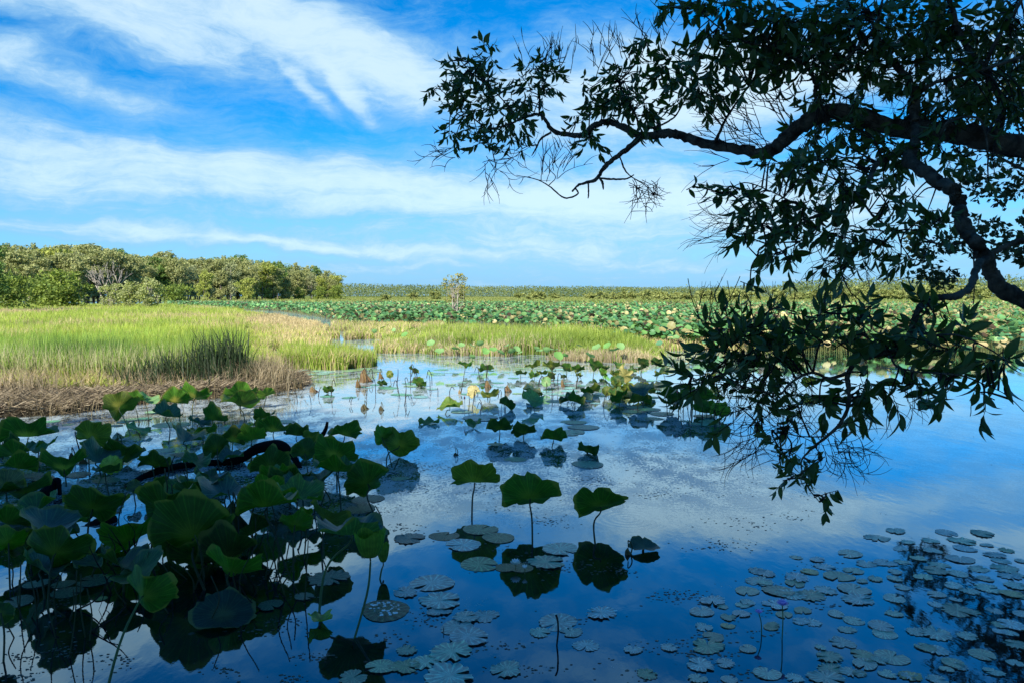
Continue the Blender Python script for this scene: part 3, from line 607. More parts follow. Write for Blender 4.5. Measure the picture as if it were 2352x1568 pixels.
# far wood as one mass
def far_wood():
    n = 120000; r = rng; a = r.uniform(-.30, .85, n); D = r.uniform(820, 1500, n) - np.where(a > .35, 240, 0)
    X = np.sin(a) * D; Y = np.cos(a) * D
    Hc = 11.5 + 2.0 * vnoise(X, Y, .012, 3) + 1.5 * vnoise(X, Y, .09, 6) + np.interp(a, [-.3, -.1, .2, .5, .85], [6, 3.5, 1.5, 4.5, 4.5])
    Z = Hc * r.uniform(0.0, 1, n) ** .8 ; s = r.uniform(.45, 1.1, n)
    A = r.normal(0, 1, (n, 3)); A /= np.linalg.norm(A, axis=1)[:, None]; B = np.cross(A, r.normal(0, 1, (n, 3))); B /= np.linalg.norm(B, axis=1)[:, None]
    Pp = np.stack([X, Y, Z], 1); A *= s[:, None]; B *= s[:, None] * .7; V = np.stack([Pp - A, Pp + B, Pp + A, Pp - B], 1)
    C = colmix(vnoise(X, Y, .05, 12) * .5 + .5, (.10, .15, .05), (.21, .25, .09)) * r.uniform(.7, 1.1, (n, 1))
    o = link('far_wood', npmesh('far_wood', V, np.array([(0, 1, 2), (0, 2, 3)])[None] + (np.arange(n) * 4)[:, None, None], np.repeat(C[:, None, :], 4, 1), M['crown'])); tag(o, 'long low line of grey-green woodland along the horizon', 'wood', kind='stuff')
far_wood()
# shade trees on the near bank behind the viewpoint (they throw the shade over the near water)
rr = random.Random(3); lob = []
for i in range(16): a = rr.uniform(0, 6.28); d = rr.uniform(.5, 4.6); lob.append((math.cos(a) * d, math.sin(a) * d, rr.uniform(6, 13.5), 2.4, 2.4, 1.9))
bcr = crown_mesh('bank_tree_crown', lob, 9000, .42, (.04, .075, .02), (.09, .15, .035), seed=91); btr = trunk_mesh('bank_tree_trunk', 13, .28, lob, M['bark'], 9, 9)
BANK = [(3.5, -6.5, 1.05), (-3.5, -8, .92), (10, -6, 1.15), (-11, -10.5, 1.04), (16.5, -8, 1.2), (23, -7, 1.2), (6, -13, 1.25), (-18, -9, .8), (30, -9, 1.2), (14, -15, 1.2)]
ORD_B = ['leftmost', 'second from left', 'third from left', 'fourth from left', 'fifth from left', 'sixth from left', 'seventh from left', 'eighth from left', 'second from right', 'rightmost']
for i, (x, y, s) in enumerate(BANK):
    e = empty('bank_tree', (x * 1.15, y * 1.7, .1), i * 1.3); e.scale = (s * 1.3, s * 1.3, s * 1.32); tag(e, 'dense dark tree, %s on the near bank behind the viewpoint, %s row' % (ORD_B[sorted(b[0] for b in BANK).index(x)], 'back' if y < -12 else 'front'), 'tree', 'shade trees on the near bank'); link('trunk', btr, e); link('crown', bcr, e)

# ------------------------------------------------------------------ lotus
def blade_np(style='dish', seed=0, nr=8, na=44, bowl=.22, wave=.1, spin=0.0, fold=0.0, curl=0.0, rag=.03, notch=0):
    r = random.Random(seed); ph = [r.uniform(0, 6.28) for _ in range(8)]; k1 = r.choice([3, 4, 5]); k2 = r.choice([7, 8, 9]); V = [(0, 0, 0)]; th0 = r.uniform(0, 6.28)
    for i in range(1, nr + 1):
        q = i / nr
        for j in range(na):
            th = 2 * math.pi * j / na; rr = q * (1 + .05 * math.sin(2 * th + ph[0]) + rag * q * q * (math.sin(k2 * th + ph[1]) + .8 * math.sin(17 * th + ph[2]) * .6 + .5 * math.sin(29 * th + ph[6])))
            for nn in range(notch):
                d = abs((th - ph[nn + 3] + math.pi) % (2 * math.pi) - math.pi); rr *= 1 - .22 * q ** 4 * math.exp(-(d / .1) ** 2)
            x = math.cos(th) * rr; y = math.sin(th) * rr
            z = bowl * q ** 1.6 + wave * q ** 2.2 * math.sin(k1 * th + ph[3]) + wave * .5 * q ** 3 * math.sin(k2 * th + ph[4])
            if style == 'cup':
                sh = .60 + .05 * math.sin(k1 * th + ph[3]) * q; z = 1.25 * q ** 1.35 * (1 + .10 * math.sin(k1 * th + ph[1]) * q); g = q ** -.5 * (1 - .1 * q ** 4); x *= sh * g; y *= sh * g * .8
            if style == 'wither':
                z = -1.25 * q ** 1.1 + .15 * q * math.sin(k2 * th + ph[5]); c = .55 + .16 * math.sin(k2 * th + ph[1]); x *= c; y *= c * .8; x += .12 * math.sin(z * 4)
            if style == 'umbrella': z = -abs(bowl) * 1.2 * q ** 1.8 + wave * q ** 2 * math.sin(k1 * th + ph[3])
            if fold:
                s = x * math.cos(spin) + y * math.sin(spin); z += fold * abs(s) ** 1.3 if fold > 0 else fold * max(0, s) ** 1.6
            if curl:
                s = x * math.cos(spin) + y * math.sin(spin)
                if s > .25:
                    e_ = (s - .25); aa = e_ * curl; R_ = 1 / curl; ns = .25 + R_ * math.sin(aa); z2 = R_ * (1 - math.cos(aa)); x += (ns - s) * math.cos(spin); y += (ns - s) * math.sin(spin); z += z2
            V.append((x, y, z))
    T = [(0, 1 + j, 1 + (j + 1) % na) for j in range(na)]
    for i in range(nr - 1):
        for j in range(na):
            a = 1 + i * na + j; b = 1 + i * na + (j + 1) % na; T += [(a, a + na, b + na), (a, b + na, b)]
    return np.array(V), T
C_D = (.028, .068, .02); C_G = (.075, .17, .025); C_B = (.06, .12, .10); C_L = (.16, .30, .13); C_Y = (.36, .38, .10); C_M = (.045, .11, .022); C_BR = (.12, .075, .045); C_GR = (.08, .10, .06); C_P = (.45, .33, .2); C_O = (.13, .15, .035); C_YG = (.11, .19, .03)
def lotus(x, y, w, h, bx, by, label, side='u', roll=0, col=C_M, style='dish', heart=0, spin=0, fold=0, curl=0, wave=.17, bowl=.24, kink=0, sm='stalk', yaw=None, notch=1, name='lotus_leaf', group='large lotus leaves standing over the water'):
    base = G(bx, by); D = G(x, y + min(by - y, 230) * .70).y; c = P(x, y, D); v = (c - Vector((0, 0, EYE))).normalized(); dist = (c - Vector((0, 0, EYE))).dot(FWD)
    rad = w / 2 / F * dist; rr_ = max(.10, min(.97, h / w * (.84 if side == 'u' else .92))); s_ = (UP - v * UP.dot(v)).normalized(); r_ = v.cross(s_).normalized(); a = R(roll); up = s_ * math.cos(a) + r_ * math.sin(a)
    if style in ('cup', 'wither'):
        n = (Vector((0, 0, 1)) + r_ * math.sin(a)).normalized(); rad = (w / 2 / F * dist) / (.62 if style == 'cup' else .62)
        zs = (h / F * dist) / 1.25 / rad
    else:
        n = (v * rr_ + up * math.sqrt(1 - rr_ ** 2)) if side == 'u' else (-v * rr_ + up * math.sqrt(1 - rr_ ** 2)); n.normalize(); zs = 1
    xa = (r_ - n * r_.dot(n)).normalized(); ya = n.cross(xa)
    e = empty(name, (base.x, base.y, 0)); tag(e, label, 'lotus leaf', group)
    V, T = blade_np(style, int(x * 7 + y), bowl=bowl, wave=wave, rag=.05, spin=R(spin), fold=fold, curl=curl, notch=notch)
    if not fold and not curl and style == 'dish' and w > 34:      # each leaf creases and droops in its own way
        rs = random.Random(int(x * 3 + y * 5)); sp = rs.uniform(0, math.pi); q_ = V[:, 0] * math.cos(sp) + V[:, 1] * math.sin(sp); s2 = V[:, 1] * math.cos(sp) - V[:, 0] * math.sin(sp)
        V[:, 2] += rs.choice([.3, .45, .2]) * np.abs(q_ - rs.uniform(-.25, .25)) ** 1.2 - rs.uniform(.1, .45) * np.clip(s2 - rs.uniform(.2, .5), 0, 1) ** 1.2 * 1.6
    b = link('blade', npmesh('blade', V, T, None, M['lotus'], True), e)
    if style == 'cup': c = c - n * (.62 * rad * zs)
    if style == 'wither': c = c + n * (.6 * rad * zs)
    Mx = Matrix((xa, ya, n)).transposed().to_4x4() @ Matrix.Diagonal((rad, rad, rad * zs, 1)); Mx.translation = c - e.location; b.matrix_local = Mx
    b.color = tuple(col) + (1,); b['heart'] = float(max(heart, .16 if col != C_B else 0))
    mb = MB(); p0 = Vector(c) - e.location; g = Vector((random.uniform(-.05, .05), 0, -.12)); m1 = p0 * .55 + Vector((kink / F * D, random.uniform(-.03, .03), 0)); r0 = .0055 + rad * .012
    if style == 'wither': pts = catmull([g, (p0 * .75 + Vector((.03, 0, .05 * rad))), p0 + Vector((0, 0, .06)), p0], 5)
    else: pts = catmull([g, m1, p0 - n * (rad * .25) * (1 if n.z > 0 else .3), p0 - n * .002], 5)
    mb.tube(pts, [r0 * (1.1 - .35 * i / (len(pts) - 1)) for i in range(len(pts))], 6); mb.obj('stalk', M[sm], e, True)
    return e
L = lotus
#  x, y, w, h, base x, base y, label
L(275, 934, 74, 60, 300, 1002, 'sunlit olive lotus leaf seen from beneath, its yellow stalk leaning right', col=C_O, heart=.9, roll=8, sm='palestalk')
L(309, 922, 52, 28, 318, 975, 'dark lotus leaf tucked behind the sunlit olive one', col=C_G)
L(337, 921, 54, 20, 345, 968, 'pale mint lotus leaf lying tilted beside the reed litter', side='t', col=C_L, roll=22, fold=.3)
L(316, 985, 58, 24, 322, 1008, 'pale green lotus leaf drooping onto water under the olive leaf', side='t', col=C_L, roll=28, spin=90, fold=-.35)
L(403, 923, 62, 32, 420, 985, 'shaded lotus leaf with bright yellow heart near the litter', heart=1, col=C_G, sm='palestalk', roll=6)
L(447, 912, 74, 28, 437, 978, 'broad green lotus leaf with pale funnel stalk by the litter', heart=.6, col=C_G, sm='palestalk', roll=14)
L(551, 906, 74, 24, 556, 960, 'upper dark leaf of the pair at the litter end', col=C_G, roll=6)
L(610, 908, 46, 24, 602, 950, 'small round leaf with bright rim at the litter end', col=C_YG, roll=-12)
L(552, 929, 86, 32, 566, 972, 'wide dark leaf under the pair at the litter end', col=C_M, roll=12)
L(382, 956, 64, 26, 376, 1024, 'blue-green folded lotus leaf on a curved black stalk', side='t', col=C_B, roll=14, fold=.5, spin=90, heart=.5, kink=12)
L(490, 963, 62, 32, 500, 1005, 'dark half folded leaf above the bright green one', col=C_M, roll=22)
L(456, 972, 50, 16, 462, 1005, 'thin edge-on blue leaf left of the half folded one', side='t', col=C_B, roll=25)
L(608, 960, 50, 22, 606, 968, 'dark oval leaf floating low beside its mirror image', col=C_M)
L(463, 996, 66, 20, 470, 1032, 'flat dark leaf over the black branch', col=C_M, roll=-2)
L(425, 1010, 78, 24, 428, 1046, 'slanting blue-grey leaf with raised keel above the black branch', side='t', col=C_B, roll=22, fold=.5, spin=0)
L(65, 1003, 116, 40, 66, 1052, 'wide dark leaf with glowing yellow heart near left edge', heart=1, col=C_M, roll=8, sm='palestalk')
L(6, 988, 52, 36, 10, 1040, 'green leaf cut by the left edge beside the yellow hearted one', col=C_G)
L(207, 1004, 82, 62, 202, 1085, 'big olive leaf seen from beneath left of the brown husk', heart=.5, col=C_O, roll=28)
L(88, 1036, 76, 15, 86, 1078, 'narrow edge-on leaf under the wide yellow hearted one', side='t', col=C_G, roll=-6, fold=.4)
L(38, 1046, 94, 24, 44, 1092, 'flat dark leaf at left edge above the lower yellow heart', side='u', col=C_M, roll=4)
L(38, 1076, 86, 34, 62, 1125, 'ragged dark green leaf at left edge below the flat one', col=C_M, roll=8)
L(147, 1076, 98, 40, 148, 1122, 'dark leaf with pale yellow fan heart, lower left', heart=1, col=C_M, roll=-2, sm='stalk')
L(12, 1118, 78, 66, 16, 1180, 'grey-green round leaf facing up at the left edge', side='t', col=C_GR)
L(254, 1068, 46, 64, 210, 1132, 'bright yellow sunlit dying leaf hanging over the water', col=C_Y, side='u', heart=.7, roll=60, spin=90, fold=.35, sm='palestalk')
L(243, 1083, 56, 17, 250, 1140, 'small dark drooping leaf across the bright yellow one', col=C_D, roll=10)
L(352, 1067, 70, 32, 356, 1100, 'dark leaf resting on the black curved branch', col=C_D, roll=12)
L(498, 1030, 62, 60, 505, 1090, 'upright dark leaf above the bend of the black branch', col=C_D, roll=-20)
L(530, 1050, 58, 14, 536, 1085, 'edge-on blue leaf lying along the black branch', side='t', col=C_B, roll=5)
L(535, 1012, 64, 42, 532, 1060, 'dark leaf with tan heart under the bright green leaf', heart=.8, col=C_D, roll=8, sm='palestalk')
L(578, 1008, 68, 30, 571, 1068, 'bright green leaf in the middle of the left cluster', col=C_YG, roll=-2)
L(629, 990, 82, 30, 632, 1040, 'wide dark leaf with small yellow heart over mid water', heart=.7, col=C_M, roll=10)
L(681, 1001, 60, 28, 684, 1048, 'dark leaf joining the wide one beside the broken stub', col=C_D, roll=8)
L(714, 1005, 38, 26, 712, 1050, 'small leaf touching the broken grey stub', col=C_O, heart=.4)
L(792, 1000, 74, 32, 783, 1046, 'solitary dark leaf with wavy rim right of the stub', col=C_M, heart=.4, roll=9)
L(880, 1003, 52, 42, 905, 1078, 'left lobe leaf of the twisted pair over mid water', col=C_G, roll=24)
L(917, 1022, 84, 72, 880, 1070, 'large olive veined leaf of the twisted pair', col=C_O, heart=.4, roll=24, kink=-10)
L(700, 1040, 62, 60, 712, 1105, 'dark heart shaped leaf above the long horizontal one', col=C_D, roll=-10)
L(768, 1050, 108, 44, 776, 1130, 'broad dark leaf behind the long curled rim', col=C_M, heart=.5, roll=17)
L(778, 1081, 116, 28, 782, 1188, 'long horizontal leaf with blue curled rim', side='u', col=C_M, roll=6, spin=90, curl=1.5)
L(845, 1110, 110, 76, 872, 1184, 'large dark leaf at the right of the main cluster', col=C_M, roll=-18, kink=-12)
L(620, 1075, 92, 80, 646, 1130, 'big round nearly black leaf under the branch bend', col=C_D, roll=0)
L(213, 1168, 134, 62, 196, 1268, 'very wide dark leaf at left with jagged lower edge', col=C_D, roll=14, wave=.14)
L(366, 1122, 66, 30, 372, 1165, 'dark leaf with upturned blue back above the wide pair', col=C_D, roll=-4)
L(307, 1118, 34, 32, 312, 1165, 'small grey-green leaf against the thick black branch', side='t', col=C_GR, roll=20)
L(378, 1167, 132, 60, 330, 1290, 'wide dark leaf left of centre in the cluster', col=C_D, roll=8)
L(444, 1138, 98, 52, 440, 1215, 'dark ragged leaf behind the wavy blue one', col=C_D, roll=16)
L(520, 1136, 132, 38, 520, 1225, 'wavy blue-backed leaf spreading across the cluster centre', side='t', col=C_B, roll=14, wave=.16)
L(612, 1128, 84, 40, 618, 1210, 'mid green leaf just left of the pale folded one', col=C_G, roll=-4)
L(685, 1143, 112, 44, 690, 1236, 'pale green leaf folded over like a collar', side='t', col=C_YG, roll=12, fold=.35, spin=70)
L(690, 1115, 82, 22, 705, 1190, 'blue edge of a leaf behind the folded pale one', side='t', col=C_B, roll=6)
L(443, 1235, 186, 104, 482, 1362, 'largest dark leaf in the lower left cluster', col=C_D, roll=-4, wave=.08, kink=-14)
L(533, 1257, 48, 66, 528, 1330, 'small light green leaf turned on edge right of the largest', side='u', col=C_YG, roll=70, fold=.3)
L(537, 1185, 60, 84, 548, 1290, 'withered grey-brown leaf collapsed like a closed umbrella', style='wither', col=C_GR, name='withered_lotus_leaf')
L(612, 1165, 134, 48, 660, 1312, 'dark wide leaf beneath the pale folded one', col=C_M, roll=10)
L(678, 1205, 72, 56, 668, 1322, 'green translucent leaf with pointed tip at cluster bottom', col=C_G, roll=14)
L(701, 1182, 36, 28, 705, 1290, 'little yellow-green leaf peeping between dark ones', col=C_YG)
L(745, 1194, 96, 58, 738, 1300, 'grey-green leaf sloping down right with blue top', col=C_GR, roll=34)
L(806, 1225, 164, 40, 723, 1415, 'long leaf with rolled blue back above the cupped leaf', side='t', col=C_B, roll=5, curl=1.0, spin=-90, kink=-22, sm='cutstalk')
L(850, 1252, 80, 60, 800, 1476, 'large pale green cupped leaf on a long stalk', style='cup', col=C_YG, kink=14, sm='cutstalk')
L(880, 1271, 33, 42, 872, 1334, 'small pale green bud-like cup beside the larger cup', style='cup', col=C_YG, sm='cutstalk')
L(108, 1210, 156, 46, 130, 1320, 'long blue-grey leaf with rippled fold at far left', side='t', col=C_B, roll=17, fold=.25, wave=.13)
L(20, 1246, 78, 64, 20, 1352, 'green leaf at the left edge beside the rippled fold', col=C_G, roll=0)
L(128, 1270, 138, 88, 100, 1408, 'dark twisted leaf hanging at lower left', col=C_D, roll=24, wave=.16)
L(2, 1410, 52, 140, 6, 1530, 'dark leaf cropped by the lower left edge', col=C_D, roll=20)
L(330, 1368, 128, 78, 200, 1640, 'angular folded leaf on a long slanting pale stalk', side='u', col=C_M, roll=42, fold=.45, spin=0, sm='cutstalk', kink=0)
L(513, 1412, 140, 94, 520, 1425, 'large dark green leaf lying tilted on the water', side='t', col=(.02, .05, .035), roll=8, wave=.05, bowl=.08)
L(1380, 1163, 122, 66, 1374, 1254, 'angular lotus leaf on its own, rightmost of the three big ones', col=(.035, .085, .012), roll=6, wave=.05, bowl=.16, kink=-14, notch=3)
L(1218, 1144, 136, 84, 1222, 1256, 'widest of the three big lotus leaves, in the middle', col=C_M, roll=4, wave=.08, kink=2)
L(1090, 1108, 116, 66, 1078, 1201, 'leftmost of the three big leaves with a tan veined heart', col=C_O, heart=.55, roll=4, wave=.12)
L(1479, 1257, 74, 28, 1470, 1266, 'floating pad-like lotus leaf with upturned rim', side='t', col=(.05, .09, .06), roll=8, wave=.04, bowl=.12)
L(1443, 1267, 22, 24, 1446, 1274, 'crumpled brown husk touching the upturned pad', style='wither', col=C_BR, name='withered_lotus_leaf')
L(735, 1425, 58, 30, 733, 1436, 'small yellow-green leaf floating like a saucer', side='t', col=C_Y, bowl=.5, roll=2)
L(1148, 985, 60, 32, 1148, 1017, 'left leaf of the dark trio in mid water', col=C_D)
L(1203, 994, 60, 26, 1201, 1019, 'middle leaf of the dark trio in mid water', col=C_D, roll=2)
L(1271, 1009, 68, 28, 1268, 1029, 'right leaf of the dark trio in mid water', col=C_M)
L(1350, 1036, 56, 24, 1352, 1050, 'curled dark leaf above the large flat pad', col=C_D, roll=24, curl=2.0)
L(1033, 934, 58, 22, 1019, 952, 'yellow-green crinkled leaf near the pink bud', side='t', col=C_YG, heart=.8, wave=.16)
L(1087, 976, 40, 11, 1088, 981, 'boat-like leaf floating below the pink bud', side='t', col=C_G, bowl=.35)
L(985, 970, 48, 12, 985, 973, 'pale yellow-green floating leaf left of the crinkled one', side='t', col=C_YG, bowl=.1)
L(1125, 909, 40, 24, 1126, 926, 'yellow veined leaf right of the torn bright one', side='u', col=C_O, heart=1)
L(1163, 930, 38, 26, 1158, 948, 'dark leaf leaning right below the yellow veined one', col=C_D, roll=30)
L(1222, 918, 54, 34, 1216, 945, 'leaf with pale mint rim rolled over', side='t', col=C_L, roll=30, curl=1.2, spin=0)
L(1088, 899, 34, 26, 1094, 925, 'torn leaf patched peach and bright green', col=(.42, .36, .18), side='t', roll=-40, notch=3, wave=.2)
L(1069, 839, 38, 17, 1066, 866, 'round leaf alone above mid water, left one of two', col=C_G, heart=.5)
L(1117, 849, 36, 12, 1117, 868, 'wavy edge-on leaf right of the round one', col=C_M)
L(1223, 842, 36, 17, 1222, 868, 'leaf at the left of the crowded group', col=C_O, heart=.6)
L(1266, 842, 42, 22, 1268, 872, 'leaf with pale tan centre in the crowded group', col=C_O, heart=1)
L(1302, 846, 34, 18, 1300, 872, 'green leaf left of the overlapping ones in the crowd', col=C_M, roll=18)
L(1327, 848, 32, 18, 1326, 876, 'green leaf overlapping in the crowd, right one', col=C_M)
L(1368, 842, 44, 20, 1360, 872, 'long leaf at the right of the crowded group', col=C_M, roll=25)
L(1384, 856, 26, 16, 1386, 880, 'narrow leaf hanging under the long one', col=C_G, roll=50)
L(1476, 833, 32, 20, 1472, 870, 'left leaf of the high pair before the branch', col=C_D, roll=30)
L(1508, 833, 30, 22, 1506, 872, 'right leaf of the high pair before the branch', col=C_D, roll=10)
L(950, 851, 26, 12, 954, 866, 'small dark leaf leaning right above the open water', col=C_D, roll=35)
L(963, 880, 34, 24, 965, 892, 'dark oval leaf below the small leaning one', col=C_M, roll=20)
L(1195, 858, 30, 9, 1196, 872, 'thin flat leaf with pointed ends near the crowd', col=C_D)
L(1244, 858, 28, 11, 1246, 876, 'small olive leaf under the crowded group', col=C_O)
L(1255, 876, 24, 30, 1256, 905, 'tall pale mint leaf standing upright in the crowd', col=C_L, side='t', roll=-40)
L(1432, 862, 40, 30, 1442, 897, 'peach and brown torn lotus leaf above the dark clump', col=C_P, side='u', roll=40, wave=.22, notch=3, sm='palestalk')
L(1421, 873, 26, 30, 1424, 905, 'dark leaf hanging behind the peach torn one', col=C_D, roll=60)
L(1440, 892, 34, 26, 1436, 925, 'olive leaf under the peach torn one', col=C_O, heart=.6, roll=-10)
L(1394, 897, 24, 34, 1392, 920, 'olive leaf on edge left of the dark clump', col=C_O, side='u', roll=60)
L(1348, 899, 30, 18, 1350, 918, 'small green leaf at the left of the dark clump', col=C_M)
L(1344, 916, 36, 13, 1346, 926, 'blue low leaf left of the dark clump', side='t', col=C_B)
L(1426, 915, 46, 20, 1420, 940, 'green leaf sloping left at the dark clump base', col=C_M, roll=-22)
L(1476, 897, 54, 26, 1480, 940, 'blue-topped leaf in the middle of the dark clump', side='t', col=C_B, roll=-8)
L(1467, 922, 50, 16, 1462, 950, 'lower leaf of the dark clump over stacked pads', col=C_D, roll=-14)
L(1530, 910, 48, 26, 1532, 955, 'dark leaf before the pink flower', col=C_D, roll=10)
L(1556, 918, 46, 32, 1560, 962, 'broad dark leaf under the pink flower', col=C_D, roll=-8)
L(1588, 905, 52, 30, 1590, 960, 'dark leaf right of the pink flower behind twigs', col=C_M, roll=12)
L(1622, 915, 50, 28, 1624, 962, 'green leaf behind the left twigs of the lower branch', col=C_M, roll=4)
L(1655, 945, 46, 40, 1652, 975, 'bright green rounded leaf seen through the lower branch', col=C_YG, roll=10)
L(1634, 930, 26, 22, 1634, 965, 'small bright leaf left of the rounded bright one', col=C_YG)
L(754, 896, 28, 18, 752, 908, 'small dark oval leaf over open water right of the litter', col=C_M, roll=6)
L(878, 881, 24, 14, 880, 890, 'small dark leaf low over water right of the brown ones', col=C_D, roll=10)
L(895, 859, 18, 22, 898, 884, 'tan green leaf hanging beside the brown withered one', col=C_O, heart=.5, roll=50)
L(1858, 878, 34, 30, 1856, 905, 'yellowish leaf glimpsed through the lower branch', col=C_O, heart=.5)
L(2130, 902, 40, 18, 2130, 918, 'dark leaf over water right of the lower branch', col=C_D)
for i, (x, y, w, h, bx, by, lb) in enumerate([(271, 1018, 34, 30, 284, 1030, 'brown withered lotus husk hanging right of the big olive leaf'), (166, 1048, 20, 24, 170, 1062, 'left brown husk of the small hanging pair'), (190, 1055, 20, 22, 194, 1068, 'right brown husk of the small hanging pair'),
        (838, 860, 28, 34, 846, 884, 'largest brown withered leaf over the open water'), (874, 860, 12, 18, 878, 878, 'slim brown withered leaf right of the largest'), (822, 878, 11, 20, 822, 896, 'slim brown withered leaf left and below the largest'),
        (658, 884, 8, 20, 658, 895, 'brown husk nearest the litter edge'), (677, 884, 11, 22, 678, 896, 'tall brown husk right of the litter'), (692, 886, 8, 18, 693, 896, 'small brown husk, third from the litter'), (719, 893, 24, 16, 720, 902, 'nearly black crumpled leaf by the brown husks'),
        (838, 935, 26, 20, 838, 940, 'black curled dead leaf on the water, left of two'), (876, 938, 16, 18, 876, 943, 'black curled dead leaf on the water, right of two'), (1056, 899, 8, 14, 1056, 905, 'tiny tan seed husk near the pink bud'), (1120, 880, 14, 18, 1122, 892, 'tangled brown husk above the yellow veined leaf'),
        (1166, 890, 14, 16, 1168, 902, 'dark brown husk left of the crowd'), (1292, 878, 12, 22, 1292, 892, 'upright brown husk in the crowded group'), (1047, 1042, 14, 9, 1046, 1046, 'tiny orange-brown dead leaf on the film')]):
    L(x, y, w, h, bx, by, lb, style='wither', col=(.16, .09, .045) if 'brown' in lb else ((.3, .2, .1) if 'tan' in lb else (.02, .014, .012)), name='withered_lotus_leaf', group='withered lotus leaves')

random.seed(77)
FILL = []
for i in range(24):
    fx = random.uniform(-10, 790); fy = random.uniform(1030, 1330 if fx < 560 else 1230); k = 1 + (fy - 1000) / 500; fw = random.uniform(50, 96) * k; sd = random.choice(['u', 't', 't'])
    FILL.append((L(fx, fy, fw, fw * random.uniform(.2, .5), fx + random.uniform(-12, 12), fy + random.uniform(18, 52) * k, None, side=sd, roll=random.uniform(-28, 28), col=random.choice([C_D, C_D, C_M, C_M, C_G, C_B if sd == 't' else C_D]), wave=random.uniform(.12, .26), fold=random.choice([0, 0, .3, .45]), spin=random.uniform(0, 180), notch=random.choice([0, 1, 2])), fx, fy, 'dark low'))
MIDL = []
for i in range(34):
    fx = random.choice([random.uniform(1180, 1480), random.uniform(1380, 1660)]); fy = random.uniform(842, 925) if fx < 1500 else random.uniform(850, 950); fw = random.uniform(20, 40) * (.8 + (fy - 840) / 200); sd = random.choice(['u', 'u', 't'])
    MIDL.append((L(fx, fy, fw, fw * random.uniform(.3, .6), fx + random.uniform(-4, 4), fy + random.uniform(8, 24), None, side=sd, roll=random.uniform(-35, 35), col=random.choice([C_D, C_D, C_M, C_M, C_B if sd == 't' else C_O]), wave=random.uniform(.14, .26), fold=random.choice([0, .35, .5]), spin=random.uniform(0, 180)), fx, fy, 'small dark'))
# lotus field
def field_leaf(seed, na=8):
    r = random.Random(seed); V = [(0, 0, 0)]; st = r.uniform(0, 6.28)
    for i, q in enumerate((.5, 1.0)):
        for j in range(na):
            th = 6.2832 * j / na; rr = q * (1 + .07 * math.sin(3 * th + st)); V.append((math.cos(th) * rr, math.sin(th) * rr, .22 * q ** 1.6 + .13 * q * q * math.sin(4 * th + st)))
    T = [(0, 1 + j, 1 + (j + 1) % na) for j in range(na)]
    for j in range(na): a = 1 + j; b = 1 + (j + 1) % na; T += [(a, a + na, b + na), (a, b + na, b)]
    return np.array(V), np.array(T)
FL = [field_leaf(s) for s in range(5)]
def field_colour(px, n):
    pb = np.interp(px, [400, 900, 1500, 2000, 2352], [.10, .22, .33, .5, .62]); c = colmix(rng.uniform(0, 1, n), (.05, .19, .08), (.17, .34, .10)); f = rng.uniform(0, 1, n) < pb * .62
    c[f] = colmix(rng.uniform(0, 1, f.sum()), (.24, .24, .09), (.50, .43, .20)); d = rng.uniform(0, 1, n) < .1; c[d] = (.09, .06, .035); return c * rng.uniform(.75, 1.2, (n, 1))
def tilt(n, k=.75):
    N = np.stack([rng.normal(0, .35, n), rng.normal(-.15, k, n), np.ones(n)], 1); return N / np.linalg.norm(N, axis=1)[:, None]
def near_edge(px): return np.interp(px, [380, 640, 720, 800, 900, 1000, 1150, 1300, 1450, 1560, 1700, 1900, 2100, 2352], [706, 716, 728, 744, 750, 748, 752, 766, 790, 803, 806, 808, 810, 812])
def field(n):
    px = rng.uniform(-40, 2420, n) ; t = rng.uniform(0, 1, n) ** 1.25; ne = near_edge(px); py = 700 + (ne - 700) * t; m = (px > 385); px, py = px[m], py[m]
    # leave gaps of water near the front
    X, Y = Gnp(px, py); g = ((vnoise(X, Y, .45, 61) > -.35) | (py < 745)) & ((vnoise(X, Y * .4, .09, 62) > -.55) | (rng.uniform(0, 1, len(X)) < .3)); return px[g], py[g], X[g], Y[g]
px, py, X, Y = field(42000); n = len(px); S = rng.uniform(.09, .19, n) * (1 + Y * .0016); Z = rng.uniform(.25, .95, n); N = tilt(n); c = field_colour(px, n) * (1 + .35 * vnoise(X, Y * .5, .35, 66))[:, None]
A = np.cross(N, np.tile([0, 1.0, .2], (n, 1))); A /= np.linalg.norm(A, axis=1)[:, None]; B = np.cross(N, A); VV = []; TT = []; CC = []; k0 = 0
for s in range(5):
    idx = np.arange(s, n, 5); V, T = FL[s]; Pv = V[None, :, 0:1] * A[idx][:, None, :] + V[None, :, 1:2] * B[idx][:, None, :] + V[None, :, 2:3] * N[idx][:, None, :]
    Pv = Pv * S[idx][:, None, None] + np.stack([X[idx], Y[idx], Z[idx]], 1)[:, None, :]; VV.append(Pv.reshape(-1, 3)); TT.append((T[None] + (np.arange(len(idx)) * len(V))[:, None, None] + k0).reshape(-1, 3)); k0 += Pv.shape[0] * Pv.shape[1]; CC.append(np.repeat(c[idx], len(V), 0))
    sw = .006 + Y[idx] * .0002; st = np.stack([np.stack([X[idx] - sw, Y[idx], np.full(len(idx), -.1)], 1), np.stack([X[idx] + sw, Y[idx], np.full(len(idx), -.1)], 1), np.stack([X[idx], Y[idx], Z[idx]], 1)], 1)
    VV.append(st.reshape(-1, 3)); TT.append((np.array([(0, 1, 2)])[None] + (np.arange(len(idx)) * 3)[:, None, None] + k0).reshape(-1, 3)); k0 += st.shape[0] * 3; CC.append(np.tile((.12, .13, .04), (st.shape[0] * 3, 1)))
o = link('lotus_field', npmesh('lotus_field', np.vstack(VV), np.vstack(TT), np.vstack(CC), M['field'], True)); tag(o, 'wide field of lotus leaves green and straw coloured covering the far water', 'lotus field', kind='stuff')
